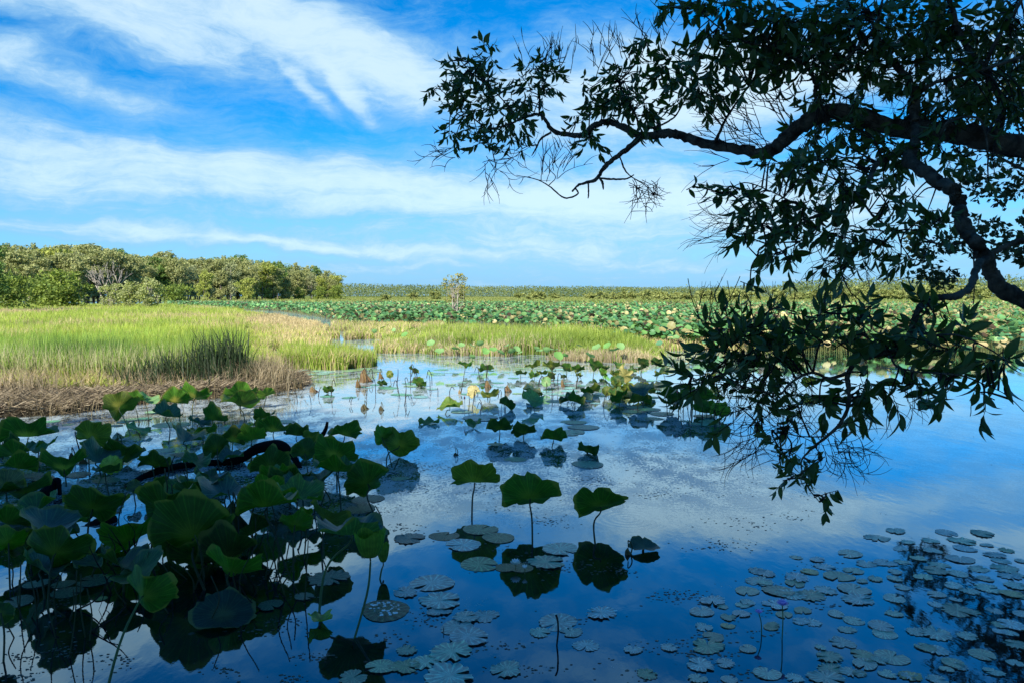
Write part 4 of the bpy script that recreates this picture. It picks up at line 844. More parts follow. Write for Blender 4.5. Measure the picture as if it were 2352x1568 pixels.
# nearest leaves of the field one by one
FM = []
for s in range(5):
    for (c1) in ((.11, .28, .14), (.22, .40, .14), (.18, .38, .10), (.50, .41, .20), (.14, .095, .05)):
        V, T = FL[s]; V2 = np.vstack([V, [(-.03, 0, -3.2), (.03, 0, -3.2), (0, 0, 0)]]); T2 = np.vstack([T, [(len(V), len(V) + 1, len(V) + 2)]]); FM.append(npmesh('field_lotus_leaf', V2, T2, np.tile(c1, (len(V2), 1)), M['field'], True))
spots = [(990, 792), (1045, 800), (1060, 795), (1083, 797), (1103, 798), (1115, 803), (1133, 800), (1150, 806), (1165, 795), (1176, 815), (1187, 798), (1195, 812), (1233, 800), (1240, 812), (1255, 818), (1270, 812), (1282, 826), (1297, 815), (1330, 806), (1355, 818), (1370, 812), (1395, 800), (1412, 815), (930, 765), (880, 748), (860, 752), (905, 752), (946, 748), (1425, 806), (1010, 812), (1085, 822)]
auto = []; q = 0
def single(x, y, big=1.0, prefer=None):
    b = G(x, y); z = random.uniform(.3, .75) if big == 1 else random.uniform(.35, .6); s = random.uniform(.10, .17) * big; e = link('field_lotus_leaf', FM[(random.randrange(5)) * 5 + (prefer if prefer is not None else random.choices(range(5), [5, 4, 1.5, 3.5, 1.4])[0])])
    nv = Vector(tilt(1, .8)[0]); e.rotation_mode = 'QUATERNION'; e.rotation_quaternion = nv.to_track_quat('Z', 'Y'); e.location = (b.x, b.y, z); e.scale = (s, s, s); tag(e, None, 'lotus leaf', 'nearest leaves of the lotus field')
    qx, qy = proj(e.location); auto.append((e, qx, qy, 'sunlit')); return e
for (x, y) in spots: single(x, y + 30, .99, random.choice([2, 1, 1]))
while len(auto) < 172:
    x = random.uniform(1380, 2400); y = random.uniform(float(near_edge(x)) - 16, float(near_edge(x)) + 16)
    if random.random() < .22: x = random.uniform(700, 1380); y = float(near_edge(x)) + random.uniform(-5, 6)
    single(x, y)
autolabel(auto, ['lone slender', 'grassy islet', 'peach coloured', 'bent lower', 'right picture edge', 'pink lotus'], 'field lotus leaf')

# ------------------------------------------------------------------ floating pads
def pad_np(seed, rag=.05, fold=.035, nr=6, na=54, notch=True):
    r = random.Random(seed); ph = [r.uniform(0, 6.28) for _ in range(8)]; k = r.choice([13, 15, 17]); bites = [(r.uniform(0, 6.28), r.uniform(.12, .45), r.uniform(.15, .4)) for _ in range(r.choice([0, 1, 2, 3]) if rag > .03 else 0)]; V = [(0, 0, .004)]; cut = r.uniform(0, 6.28)
    for i in range(1, nr + 1):
        q = i / nr
        for j in range(na):
            th = 2 * math.pi * j / na; d = abs((th - cut + math.pi) % (2 * math.pi) - math.pi); rr = q * (1 + .06 * math.sin(2 * th + ph[0]) + .04 * math.sin(3 * th + ph[5]) + rag * q ** 3 * (r.uniform(-1, 1) + .7 * math.sin(k * th)))
            for (b0, b1, b2) in bites:
                bd = abs((th - b0 + math.pi) % (2 * math.pi) - math.pi); rr *= 1 - b2 * q ** 2 * math.exp(-(bd / b1) ** 2)
            if notch and d < .16: rr *= max(.12, d / .16) if q > .2 else 1
            z = .004 + fold * q * (abs(math.sin(k * .5 * th + ph[1])) - .3) * (.5 + .5 * math.sin(2 * th + ph[2])) + fold * .6 * q ** 2 * math.sin(3 * th + ph[3]) + (r.uniform(-1, 1) * .015 * q if rag > .03 else 0)
            if rag > .03 and q == 1: z += r.choice([0, 0, 0, 0, .04])
            V.append((math.cos(th) * rr, math.sin(th) * rr, max(z, .001)))
    T = [(0, 1 + j, 1 + (j + 1) % na) for j in range(na)]
    for i in range(nr - 1):
        for j in range(na): a = 1 + i * na + j; b = 1 + i * na + (j + 1) % na; T += [(a, a + na, b + na), (a, b + na, b)]
    return V, T
RAG = [npmesh('lily_pad', *pad_np(100 + i, .03 + .03 * (i % 4), .035), None, M['pad'], True) for i in range(10)]
SMO = [npmesh('lotus_pad', *pad_np(200 + i, .014, .006, notch=(i % 2 == 0)), None, M['pad2'], True) for i in range(5)]
PC = {'silver': (.36, .68, .60), 'green': (.16, .42, .25), 'dark': (.06, .18, .10), 'pale': (.42, .70, .50), 'yellow': (.42, .46, .14), 'mint': (.34, .54, .26)}
def pad(x, y, w, tone='silver', smooth=False, label=None, group='water lily pads floating on the near water', h=None, z=None):
    g = G(x, y); me = random.choice(SMO if smooth else RAG); o = link('lotus_pad' if smooth else 'lily_pad', me); s = w / 2 / F * g.y
    o.location = (g.x, g.y, z if z is not None else random.uniform(.002, .007)); o.scale = (s, s * random.uniform(.88, 1.08), s); o.rotation_euler = (R(random.uniform(-1, 1)), R(random.uniform(-1, 1)), random.uniform(0, 6.28))
    c = PC[tone]; f = random.uniform(.8, 1.2); o.color = (c[0] * f, c[1] * f, c[2] * f * random.uniform(.85, 1.15), 1); tag(o, label, 'lily pad', group); return o
HP = [(1020, 1231, 70, 'dark', 1, 'dark speckled pad left of the pads under the leftmost big leaf'), (1103, 1216, 78, 'green', 1, 'upper green pad beneath the leftmost big leaf'), (1145, 1235, 72, 'green', 1, 'smooth green pad overlapping the upper one'),
 (1064, 1251, 84, 'silver', 0, 'fringed pad with folded rays under the speckled one'), (1101, 1295, 92, 'green', 1, 'wide smooth pad left of the white water lilies'), (940, 1236, 78, 'dark', 0, 'mottled pad alone right of the rolled blue leaf'),
 (1163, 1303, 52, 'dark', 1, 'bluish pad under the open white lily'), (1196, 1303, 62, 'dark', 1, 'thin bluish pad under the smaller white lily'), (1287, 1260, 86, 'silver', 0, 'silvery notched pad with serrated rim right of the widest leaf'), (1255, 1290, 90, 'green', 0, 'green pad with pale serrated rim right of the white lilies'),
 (992, 1339, 98, 'silver', 0, 'large silvery ribbed pad right of the droplet pad'), (932, 1360, 60, 'silver', 0, 'broken silvery pad touching the large ribbed one'), (1011, 1379, 100, 'silver', 0, 'wide spotted pad under the large ribbed one'), (1008, 1403, 56, 'silver', 0, 'narrow pad fragment below the wide spotted one'),
 (885, 1401, 116, 'dark', 1, 'dark green pad covered in bright water droplets'), (1116, 1415, 68, 'silver', 0, 'right pad of the hook shaped cluster'), (1070, 1417, 62, 'silver', 0, 'top left pad of the hook shaped cluster'), (1050, 1440, 82, 'silver', 0, 'spotted pad in the middle of the hook shaped cluster'), (1077, 1462, 92, 'silver', 0, 'lowest pad of the hook shaped cluster'),
 (1038, 1497, 98, 'pale', 0, 'ribbed pale pad at the top of the bottom raft'), (935, 1493, 54, 'green', 0, 'small olive pad at the top left of the bottom raft'), (874, 1531, 66, 'mint', 0, 'mint coloured torn pad at the left end of the bottom raft'), (929, 1530, 72, 'mint', 0, 'second mint pad from the left of the bottom raft'),
 (978, 1520, 72, 'pale', 0, 'crumpled pad in the centre of the bottom raft'), (1033, 1553, 122, 'silver', 0, 'widest pad cut by the bottom edge in the raft'), (1165, 1537, 74, 'silver', 0, 'star ribbed pad alone right of the bottom raft'), (811, 1556, 72, 'green', 0, 'olive pad at the bottom edge left of the raft'),
 (756, 1327, 92, 'dark', 0, 'dark mottled pad crossing the cut stalk'), (698, 1370, 48, 'dark', 0, 'small dark pad left of the cut stalks'), (621, 1390, 60, 'dark', 1, 'dark pad at the upper right of the tilted floating leaf'), (294, 1286, 72, 'dark', 1, 'dark pad behind the angular folded leaf'), (84, 1341, 58, 'dark', 1, 'dark pad among stalks at lower left'), (145, 1341, 54, 'dark', 1, 'second dark pad among the lower left stalks'),
 (154, 1360, 72, 'dark', 1, 'larger dark pad below the pair at lower left'), (220, 1332, 82, 'dark', 1, 'long dark pad behind the twisted hanging leaf'), (233, 1375, 28, 'yellow', 1, 'tiny yellow pad alone at lower left'), (40, 1382, 70, 'dark', 1, 'dark pad near the lower left edge'), (828, 1168, 78, 'dark', 1, 'dark smooth pad below the large right cluster leaf'), (845, 1146, 74, 'dark', 1, 'dark pad touching the large right cluster leaf'),
 (918, 1099, 42, 'green', 1, 'small green pad under the twisted pair'), (654, 968, 46, 'pale', 1, 'pale flat pad right of the dark oval leaf'), (1350, 1066, 78, 'green', 1, 'large flat green pad under the curled dark leaf'), (1308, 993, 72, 'green', 1, 'flat pad, lowest of the three stacked right of the dark trio'), (1341, 981, 70, 'green', 1, 'flat pad, middle of the three stacked right of the dark trio'),
 (1318, 969, 62, 'green', 1, 'flat pad, topmost of the three stacked right of the dark trio'), (1183, 1055, 50, 'green', 1, 'flat green pad below the dark trio'), (1138, 1020, 34, 'green', 1, 'small pad under the left leaf of the dark trio'), (1281, 1428, 94, 'silver', 0, 'wide pad behind the thin black stick'), (1240, 1452, 52, 'silver', 0, 'small pad left of the thin black stick'), (1312, 1451, 52, 'silver', 0, 'small pad right of the thin black stick'),
 (1381, 1408, 72, 'silver', 0, 'mottled raft-like pad up right of the thin black stick'), (1346, 1482, 60, 'silver', 0, 'split pad below right of the thin black stick'), (1465, 935, 50, 'green', 1, 'uppermost pad of the stack under the dark clump'), (1490, 940, 56, 'green', 1, 'second pad of the stack under the dark clump'), (1450, 945, 54, 'green', 1, 'left pad of the stack under the dark clump'), (1520, 950, 60, 'green', 1, 'right pad of the stack under the dark clump'),
 (1105, 959, 90, 'silver', 1, 'long flat pad below the dark leaning leaf'), (1060, 945, 48, 'pale', 1, 'pale pad touching the pink bud stem'), (395, 975, 80, 'mint', 1, 'pale green pad gleaming left of the half folded leaf'), (365, 945, 60, 'mint', 1, 'pale green pad by the litter under the mint leaf'), (370, 1035, 60, 'green', 1, 'green pad in the gap over the black branch'), (375, 1048, 62, 'green', 1, 'second green pad in the gap over the black branch'),
 (180, 1090, 62, 'dark', 1, 'dark pad left of the bright yellow leaf'), (200, 1060, 60, 'green', 1, 'green pad below the big olive leaf')]
for (x, y, w, tone, sm, lb) in HP: pad(x, y, w, tone, bool(sm), lb, 'floating pads in the near and middle water')
RP = [(1625,130,120),(1520,170,160),(1910,140,150),(2115,145,150),(1820,185,170),(1695,195,120),(2000,185,150),(2015,228,160),(2140,210,110),(2255,238,130),(2180,265,150),(1650,230,120),(1830,240,180),(1365,258,160),(1060,278,80),(1180,292,130),(1455,315,140),(1755,285,150),(1990,290,170),(2220,298,130),(1660,305,90),(885,368,180),(1135,360,170),(1225,335,130),(1385,355,170),(1560,310,120),(1055,395,170),(1300,388,170),(1510,400,130),(1620,362,90),(1620,400,100),(1870,325,130),(1850,355,140),(1970,370,150),(2100,345,130),(1780,390,170),(2130,400,140),(2250,345,150),(2320,380,100),(850,415,150),(1660,450,100),(780,470,210),(960,470,180),(1230,465,130),(1385,460,190),(1140,495,170),(1420,520,180),(585,525,150),(640,560,100),(755,550,140),(525,588,170),(745,600,120),(675,620,100),(940,545,180),(990,605,130),(1095,580,150),(1140,645,170),(915,675,110),(1285,600,130),(1385,640,140),(1540,670,150),(1350,690,160),(1855,490,140),(1965,520,100),(1850,545,90),(1975,580,190),(2185,580,150),(2150,455,190),(2310,440,150),(2280,660,160),(535,675,110),(590,730,140),(135,805,140),(340,790,160),(555,785,220),(785,798,140),(515,890,190),(655,880,150),(215,940,200),(1320,765,200),(1240,843,150),(1600,848,190),(895,940,180),(1440,835,150),(1450,885,150),(1370,930,220),(1230,965,200),(1860,710,190),(2030,725,160),(1850,800,170),(2115,830,240),(1950,880,200),(2300,770,150),(2300,880,120),(1710,955,220),(1860,975,150),(2345,600,120),(2335,500,140),(500,970,150),(680,975,140),(1950,440,120),(2040,470,130),(2210,700,120),(2340,300,110)] + [(random.Random(i).uniform(650, 2340), random.Random(i + 99).uniform(330, 980), random.Random(i + 7).uniform(80, 160)) for i in range(34)]
auto = []
for (zx, zy, w) in RP:
    x = zx * .40476 + 1400; y = zy * .40476 + 1166.7; tone = random.choices(['silver', 'pale', 'green', 'yellow'], [6, 3, 2, .35])[0]; o = pad(x, y, w * .40476 * random.uniform(.58, 1.02), tone, False); auto.append((o, x, y, {'silver': 'silvery', 'pale': 'pale green', 'green': 'dull green', 'yellow': 'yellowed'}[tone] + ' ragged'))
autolabel(auto, ['purple', 'thin black', 'pale pad drift', 'right picture', 'bottom picture', 'dark leaf ref', 'lowest hanging'], 'lily pad')
auto = []
for (x0, x1, y0, y1, n, tones) in ((640, 880, 838, 862, 34, ['mint', 'yellow', 'pale']), (940, 1300, 845, 905, 34, ['mint', 'green', 'silver']), (700, 1000, 880, 915, 12, ['green', 'silver']), (1250, 1500, 870, 930, 20, ['green', 'silver']), (1500, 1660, 940, 975, 6, ['green']), (100, 330, 960, 1000, 10, ['green', 'mint']), (1420, 1600, 822, 845, 10, ['mint', 'pale']), (40, 600, 1040, 1110, 10, ['dark', 'green'])):
    for i in range(n):
        x = random.uniform(x0, x1); y = random.uniform(y0, y1); tone = random.choice(tones); o = pad(x, y, random.uniform(22, 44) * (.8 + (y - 840) * .003), tone, True, None, 'small flat pads on the middle water'); auto.append((o, x, y, {'mint': 'mint green flat', 'yellow': 'yellowish flat', 'pale': 'pale flat', 'green': 'blue-green flat', 'silver': 'silvery flat', 'dark': 'dark flat'}[tone]))
autolabel(auto, ['dark rush', 'pink lotus', 'peach', 'grassy', 'large flat', 'pale green cupped'], 'pad')
# droplets on the dark pad
g = G(885, 1401); mb = MB()
for i in range(34):
    a = random.uniform(0, 6.28); d = random.uniform(.25, .9) * .135; cx_, cy_ = g.x + math.cos(a) * d, g.y + math.sin(a) * d; s = random.uniform(.004, .011); V = []; T = []
    for k in range(8): t = k * .785; V.append((cx_ + math.cos(t) * s * 1.5, cy_ + math.sin(t) * s, .016))
    for k in range(8): t = k * .785; V.append((cx_ + math.cos(t) * s * 1.0, cy_ + math.sin(t) * s * .6, .016 + s * .55))
    V.append((cx_, cy_, .016 + s * .7))
    for k in range(8): b = (k + 1) % 8; T += [(k, b, b + 8), (k, b + 8, k + 8), (k + 8, b + 8, 16)]
    mb.add(V, T)
o = mb.obj('water_droplets', M['drop'], None, True); tag(o, 'bright beads of water lying on the dark green pad', 'droplets', kind='stuff')
# drifting flecks of weed
def flecks():
    n = 30000; px = rng.uniform(-50, 2400, n); py = 880 + 688 * rng.uniform(0, 1, n) ** .9; X, Y = Gnp(px, py); nc = 90; ca = rng.integers(0, nc, n); bx = rng.uniform(0, 1900, nc); by = rng.uniform(960, 1560, nc); pk = rng.uniform(0, 1, n) < .45; px = np.where(pk, bx[ca] + rng.normal(0, 26, n) * (1 + (rng.uniform(0, 1, nc) > .6) * .8)[ca], px); py = np.where(pk, by[ca] + rng.normal(0, 7, n), py); py = np.clip(py, 870, 1600); X, Y = Gnp(px, py); nn = vnoise(X, Y, 1.7, 90); pr = .16 * pk + np.where(px < 1700, .12, .0) * (nn > .3) + (Y > 8) * (Y < 16) * (px < 1750) * .4 + .008
    m = rng.uniform(0, 1, n) < pr; X, Y = X[m], Y[m]; n = len(X); s = rng.uniform(.0025, .010, n) * (1 + Y * .02); V = []; k = 6; th0 = rng.uniform(0, 6.28, n)
    ring = [np.stack([X + np.cos(th0 + t * 1.047) * s * rng.uniform(.6, 1.9, n), Y + np.sin(th0 + t * 1.047) * s * rng.uniform(.5, 1.2, n), .0012 + rng.uniform(0, .001, n)], 1) for t in range(k)]
    ring.append(np.stack([X, Y, np.full(n, .003)], 1)); V = np.stack(ring, 1); T = np.array([(j, (j + 1) % k, k) for j in range(k)])[None] + (np.arange(n) * (k + 1))[:, None, None]
    C = colmix(rng.uniform(0, 1, n), (.02, .022, .018), (.16, .2, .16)); o = link('floating_weed', npmesh('floating_weed', V, T, np.repeat(C[:, None, :], k + 1, 1), M['field'])); tag(o, 'tiny flecks of weed and dead leaf drifting on the water', 'weed', kind='stuff')
flecks()

# ------------------------------------------------------------------ flowers
def petal(L_, W_, cup=.3, n=4):
    V = []; T = []
    for i in range(n + 1):
        t = i / n; w = W_ * math.sin(math.pi * min(1, t * .85 + .12)) * (1 if i < n else .05); z = cup * t * t
        V += [(-w, t * L_, z + w * .4), (0, t * L_, z), (w, t * L_, z + w * .4)]
    for i in range(n):
        a = i * 3; T += [(a, a + 1, a + 4), (a, a + 4, a + 3), (a + 1, a + 2, a + 5), (a + 1, a + 5, a + 4)]
    return np.array(V), T
def flower(x, y, bx, by, size, mat, label, rings=((9, 20), (8, 45), (6, 65)), cat='flower', name='water_lily', heart=True):
    base = G(bx, by); c = P(x, y, base.y); e = empty(name, (base.x, base.y, 0)); tag(e, label, cat); s = size / 2 / F * base.y; mb = MB(); c = c - e.location
    for (n, el_) in rings:
        for i in range(n):
            V, T = petal(1, .26, .12); a = 6.283 * i / n + el_; ce, se = math.cos(R(el_)), math.sin(R(el_)); Rx = np.array([[1, 0, 0], [0, ce, -se], [0, se, ce]]); Rz = np.array([[math.cos(a), -math.sin(a), 0], [math.sin(a), math.cos(a), 0], [0, 0, 1]]); mb.add((V @ Rx.T @ Rz.T) * s * (1 if el_ < 50 else .85) + np.array(c), T)
    mb.obj('petals', mat, e, True)
    if heart:
        mb = MB(); 
        for i in range(14): a = i * 2.4; r_ = .16 * math.sqrt(i / 14); p = np.array(c) + np.array([math.cos(a) * r_ * s, math.sin(a) * r_ * s, .1 * s]); mb.tube([p, p + np.array([math.cos(a) * .06 * s, math.sin(a) * .06 * s, .28 * s])], [.03 * s, .02 * s], 4)
        mb.obj('stamens', M['yellow'], e)
    mb = MB(); mb.tube(catmull([(0, 0, -.1), Vector(c) * .5 + Vector((.006, 0, 0)), Vector(c)], 4), .0035 if c.length < .6 else .005, 6); mb.obj('stalk', M['cutstalk'], e, True); return e
flower(1184, 1296, 1182, 1309, 32, M['white'], 'open white water lily with yellow heart, the larger one')
flower(1205, 1306, 1203, 1317, 23, M['white'], 'half open small white water lily', rings=((7, 45), (6, 65)))
flower(1743, 1408, 1750, 1456, 25, M['purple'], 'shorter purple water lily on a leaning stalk', rings=((9, 28), (8, 50)))
flower(1797, 1390, 1795, 1467, 34, M['purple'], 'taller purple water lily on an upright stalk', rings=((11, 22), (9, 45)))
flower(1067, 916, 1067, 952, 17, M['pink'], 'pink lotus bud on a thin stalk over the water', rings=((5, 78), (5, 84), (4, 88)), name='lotus_bud', heart=False)
flower(1556, 902, 1558, 950, 15, M['pink'], 'pale pink lotus flower among the dark clump', rings=((6, 60), (5, 80)), name='lotus_flower', heart=False)

# ------------------------------------------------------------------ sticks, stalks and fallen wood
def stick(name, pts, w, label, mat='twig', cat='stick', group=None, n=6, rough=.15, side=()):
    """pts: picture x, y and height above water (None = on the path from the first to the last depth)"""
    base = G(pts[0][0], pts[0][1]); e = empty(name, base); tag(e, label, cat, group)
    def place(pp, Y0): return [P(x, y, Y0 + (dy if len(pp[0]) > 2 else 0)) - base for (x, y, *r_) in pp for dy in (r_[:1] or [0])]
    def body(pp, ww, nm):
        q = catmull(place(pp, base.y), 5); k = len(q); mb = MB(); mb.tube(q, [max(.0012, (ww[0] + (ww[1] - ww[0]) * i / (k - 1)) / 2 / F * base.y) for i in range(k)], n, rough=rough); mb.obj(nm, M[mat], e, True)
    body(pts, w, 'stem')
    for (pp, ww) in side: body(pp, ww, 'side_branch')
    return e
def log(name, pts, label, group=None, rough=.12):
    """pts: picture x, y, distance Y, width in picture"""
    P3 = [P(a, b, c) for a, b, c, d in pts]; q = catmull([tuple(p) + (d / 2 / F * c,) for p, (a, b, c, d) in zip(P3, pts)], 6); e = empty(name, P3[0]); tag(e, label, 'branch', group); mb = MB()
    mb.tube([Vector(k[:3]) - P3[0] for k in q], [k[3] for k in q], 10, rough=rough); mb.obj('wood', M['log'], e, True); return e
log('fallen_branch', [(235, 1185, 7.6, 30), (262, 1158, 8.0, 27), (300, 1118, 8.6, 24), (350, 1088, 9.0, 21), (400, 1072, 9.3, 18), (460, 1064, 9.5, 17), (540, 1058, 9.6, 20), (590, 1030, 9.7, 24), (640, 1022, 9.7, 26), (668, 1040, 9.6, 18), (688, 1075, 9.4, 13), (690, 1105, 9.3, 11)], 'long black curved branch arching over the left cluster')
log('fallen_branch', [(62, 1192, 7.6, 34), (90, 1150, 7.9, 30), (122, 1112, 8.2, 24), (134, 1103, 8.2, 12), (138, 1135, 8.1, 8), (143, 1160, 8.0, 5)], 'thick black broken branch pointing up at far left')
log('fallen_log', [(-40, 1292, 6.4, 34), (60, 1285, 6.4, 34), (150, 1278, 6.4, 32), (230, 1276, 6.4, 28), (268, 1274, 6.4, 18)], 'short black log lying low at the left edge')
log('fallen_log', [(150, 1240, 6.9, 40), (200, 1225, 7.0, 46), (235, 1205, 7.1, 40), (262, 1190, 7.1, 24)], 'black wood lump under the very wide leaf')
log('broken_stub', [(715, 1022, 11.0, 15), (736, 1004, 11.0, 11), (748, 985, 11.0, 9), (752, 968, 11.0, 6)], 'grey broken stub curving up beside small leaves')
stick('black_stick', [(1279, 1481), (1282, 1450), (1281, 1425), (1277, 1411)], (4, 5), 'thin black stick standing in open water at bottom centre')
stick('dead_stalk', [(1019, 1452), (1019, 1440)], (2, 2), 'tiny stub of stalk in the lower centre water')
TW = [([(255, 1360), (240, 1320), (222, 1290), (205, 1255)], [([(240, 1320), (262, 1300), (275, 1282)], (2, 1)), ([(222, 1290), (212, 1272), (190, 1268)], (2, 1))], 'forked twig in front of the short black log'),
      ([(300, 1300), (290, 1270), (268, 1235), (250, 1210)], [([(290, 1270), (303, 1250), (310, 1225), (300, 1205), (286, 1190), (288, 1182), (310, 1178)], (2.4, 1)), ([(278, 1252), (255, 1235), (225, 1228)], (2, 1))], 'branching twig behind the wide left leaf'),
      ([(312, 1275), (308, 1240), (305, 1205)], [([(308, 1240), (285, 1225), (262, 1205)], (2, 1)), ([(309, 1250), (322, 1228), (330, 1205)], (2, 1))], 'upright forked twig left of the largest leaf'),
      ([(175, 1400), (215, 1380), (240, 1350), (250, 1325), (276, 1318)], [([(240, 1350), (236, 1375), (225, 1405)], (2, 1))], 'thin twig arching under the twisted leaf'),
      ([(205, 1450), (250, 1425), (275, 1408), (290, 1390)], [([(250, 1425), (220, 1450), (180, 1478)], (2, 1))], 'purple-black twig crossing the long slanting stalk'),
      ([(185, 1055), (183, 1035), (176, 1010), (172, 990)], [([(183, 1035), (195, 1025), (210, 1014)], (3, 1.5)), ([(186, 1045), (192, 1034), (202, 1020)], (2, 1))], 'short forked twig above the brown husk pair'),
      ([(548, 1360), (540, 1330), (552, 1305), (575, 1280)], [([(540, 1330), (520, 1318), (505, 1300)], (2, 1))], 'bent twig right of the largest leaf'),
      ([(600, 1400), (575, 1380), (555, 1352), (545, 1330)], [([(575, 1380), (590, 1355), (585, 1340)], (2, 1))], 'curved twig over dark reflections'),
      ([(1560, 925), (1545, 905), (1532, 890)], [], 'bent bare twig beside the pink flower')]
for (a, sd, lb) in TW: stick('dead_twig', a, (4, 2), lb, side=sd, cat='twig', group='dead twigs in the water')
ST = [(45, 1395, 48, 1290, 0), (85, 1420, 60, 1300, 6), (28, 1340, 26, 1290, 3), (128, 1465, 112, 1330, -8), (160, 1510, 176, 1310, 5), (160, 1425, 168, 1352, 6), (196, 1462, 186, 1320, -6), (206, 1470, 200, 1350, 8), (290, 1410, 262, 1440, 0), (520, 1345, 500, 1275, 10), (545, 1365, 540, 1285, -6), (555, 1395, 590, 1250, -20), (628, 1340, 632, 1230, 12), (655, 1370, 660, 1220, -20),
      (640, 1355, 672, 1240, 18), (688, 1365, 665, 1240, -18), (700, 1380, 708, 1240, 0), (430, 1330, 392, 1300, 0), (445, 1360, 420, 1300, 10), (360, 1350, 320, 1300, -12), (395, 1375, 372, 1290, 10), (470, 1345, 460, 1270, 0), (330, 1390, 312, 1330, 6), (610, 1330, 606, 1250, 6), (760, 1150, 742, 1120, 2), (880, 1210, 862, 1160, 4), (905, 1078, 917, 1050, 0),
      (385, 1100, 380, 1050, 6), (398, 1085, 402, 1045, -6), (430, 1110, 425, 1060, 2), (512, 1110, 530, 1085, 4), (672, 1110, 670, 1070, 5), (745, 1060, 740, 1005, 3), (775, 1046, 772, 1012, 3)]
for i in range(34): bx = random.uniform(5, 780); by = random.uniform(1180, 1480 if bx < 560 else 1330); ST.append((bx, by, bx + random.uniform(-30, 30), by - random.uniform(50, 130), random.uniform(-22, 22)))
auto = []
for i, (bx, by, tx, ty, k) in enumerate(ST):
    e = stick('bare_stalk', [(bx, by), ((bx + tx) / 2 + k, (by + ty) / 2), (tx, ty)], (3.4, 2.6), None, 'stalk', 'stalk', 'bare lotus stalks in the left cluster'); auto.append((e, bx, by, 'bare dark'))
LAND.extend([(100, 1408, 'the dark twisted hanging leaf'), (482, 1340, 'the largest dark leaf'), (678, 1250, 'the translucent pointed leaf'), (400, 1065, 'the long black branch'), (320, 1370, 'the angular folded leaf'), (750, 1010, 'the grey broken stub')])
autolabel(MIDL, ['peach', 'large flat', 'pink lotus', 'grassy'], 'lotus leaf')
autolabel(FILL, ['twisted hanging', 'largest dark', 'translucent pointed', 'long black', 'grey broken'], 'lotus leaf')
autolabel(auto, ['twisted hanging', 'largest dark', 'translucent pointed', 'long black', 'angular folded', 'grey broken'], 'lotus stalk')
# hooked dead stalks over the middle water
auto = []
for i in range(64):
    x = random.choice([random.uniform(650, 1000), random.uniform(1000, 1560), random.uniform(1540, 1700), random.uniform(900, 1300)]); y = random.uniform(872, 950) if x < 1500 else random.uniform(880, 985); h = random.uniform(14, 44); dx = random.uniform(-8, 8)
    pts = [(x, y), (x + dx * .4 + random.uniform(-2, 2), y - h * .6), (x + dx, y - h)]
    if random.random() < .6: s = random.choice([-1, 1]); pts += [(x + dx + s * 4, y - h - 3), (x + dx + s * 8, y - h + random.uniform(3, 16))]
    e = stick('dead_stalk', pts, (1.9, 1.4), None, 'twig', 'stalk', 'bent dead stalks standing in the middle water', n=4); auto.append((e, x, y, 'bent dead'))
for (x, y, h) in ((2062, 1438 - 500, 10), (2100, 925, 14), (2150, 935, 12), (2230, 935, 20), (2260, 930, 16), (2194, 1368, 12)):
    e = stick('dead_stalk', [(x, y), (x + 1, y - h / 2), (x, y - h)], (2, 1.6), None, 'twig', 'stalk', 'bent dead stalks standing in the middle water', n=4); auto.append((e, x, y, 'short straight dead'))
autolabel(auto, ['dark rush', 'pink lotus', 'peach', 'large flat', 'right picture', 'bent lower', 'grassy', 'lowest'], 'stalk')

# ------------------------------------------------------------------ the overhanging tree
random.seed(23)
TREE = empty('overhanging_tree', (6.2, 3.4, 0.2)); tag(TREE, 'large dark leafy tree leaning in from the right with hanging branches', 'tree')
TO = TREE.location.copy(); BR = []      # polylines with radii, for twigs to join
def limb(pts, nm='branch', rough=.16, bumps=True, n=9):
    """pts: picture x, y, distance, width in picture px"""
    q = catmull([tuple(P(a, b, c)) + (d * .90 / 2 / F * c,) for a, b, c, d in pts], 6); mb = MB()
    V = [Vector(k[:3]) for k in q]; 
    for v_, k in zip(V, q): v_ += Vector((random.uniform(-1, 1), random.uniform(-1, 1), random.uniform(-1, 1))) * k[3] * .22
    mb.tube([v_ - TO for v_ in V], [max(.0015, k[3] * random.uniform(.9, 1.15)) for k in q], n, rough=rough); mb.obj(nm, M['bark'], TREE, True); BR.extend([(v_, k[3]) for v_, k in zip(V, q)])
limb([(2900, 470, 4.6, 70), (2620, 380, 4.4, 64), (2352, 335, 4.2, 56), (2227, 312, 4.15, 50), (2103, 300, 4.1, 46), (2014, 281, 4.1, 44), (1925, 258, 4.15, 42), (1872, 270, 4.2, 40), (1822, 302, 4.25, 38), (1785, 338, 4.3, 34), (1751, 352, 4.3, 30), (1694, 344, 4.35, 27), (1605, 326, 4.45, 24), (1563, 312, 4.5, 22), (1534, 307, 4.5, 22), (1474, 313, 4.6, 21), (1439, 297, 4.65, 18), (1403, 281, 4.7, 16), (1379, 283, 4.7, 15), (1358, 293, 4.75, 14), (1343, 310, 4.8, 14), (1320, 311, 4.8, 13), (1272, 302, 4.9, 11), (1254, 278, 4.9, 9), (1239, 264, 4.95, 8), (1215, 267, 5.0, 7), (1171, 285, 5.0, 5), (1120, 300, 5.0, 3)], 'main_limb')
limb([(1474, 314, 4.6, 15), (1439, 344, 4.6, 14), (1409, 366, 4.6, 12), (1385, 389, 4.6, 11), (1370, 412, 4.6, 10), (1343, 421, 4.6, 7), (1328, 426, 4.6, 6), (1314, 441, 4.6, 4)])
limb([(1376, 408, 4.6, 6), (1384, 420, 4.6, 6), (1386, 436, 4.6, 3)]); limb([(1351, 421, 4.6, 4), (1352, 440, 4.6, 4), (1351, 456, 4.6, 3)])
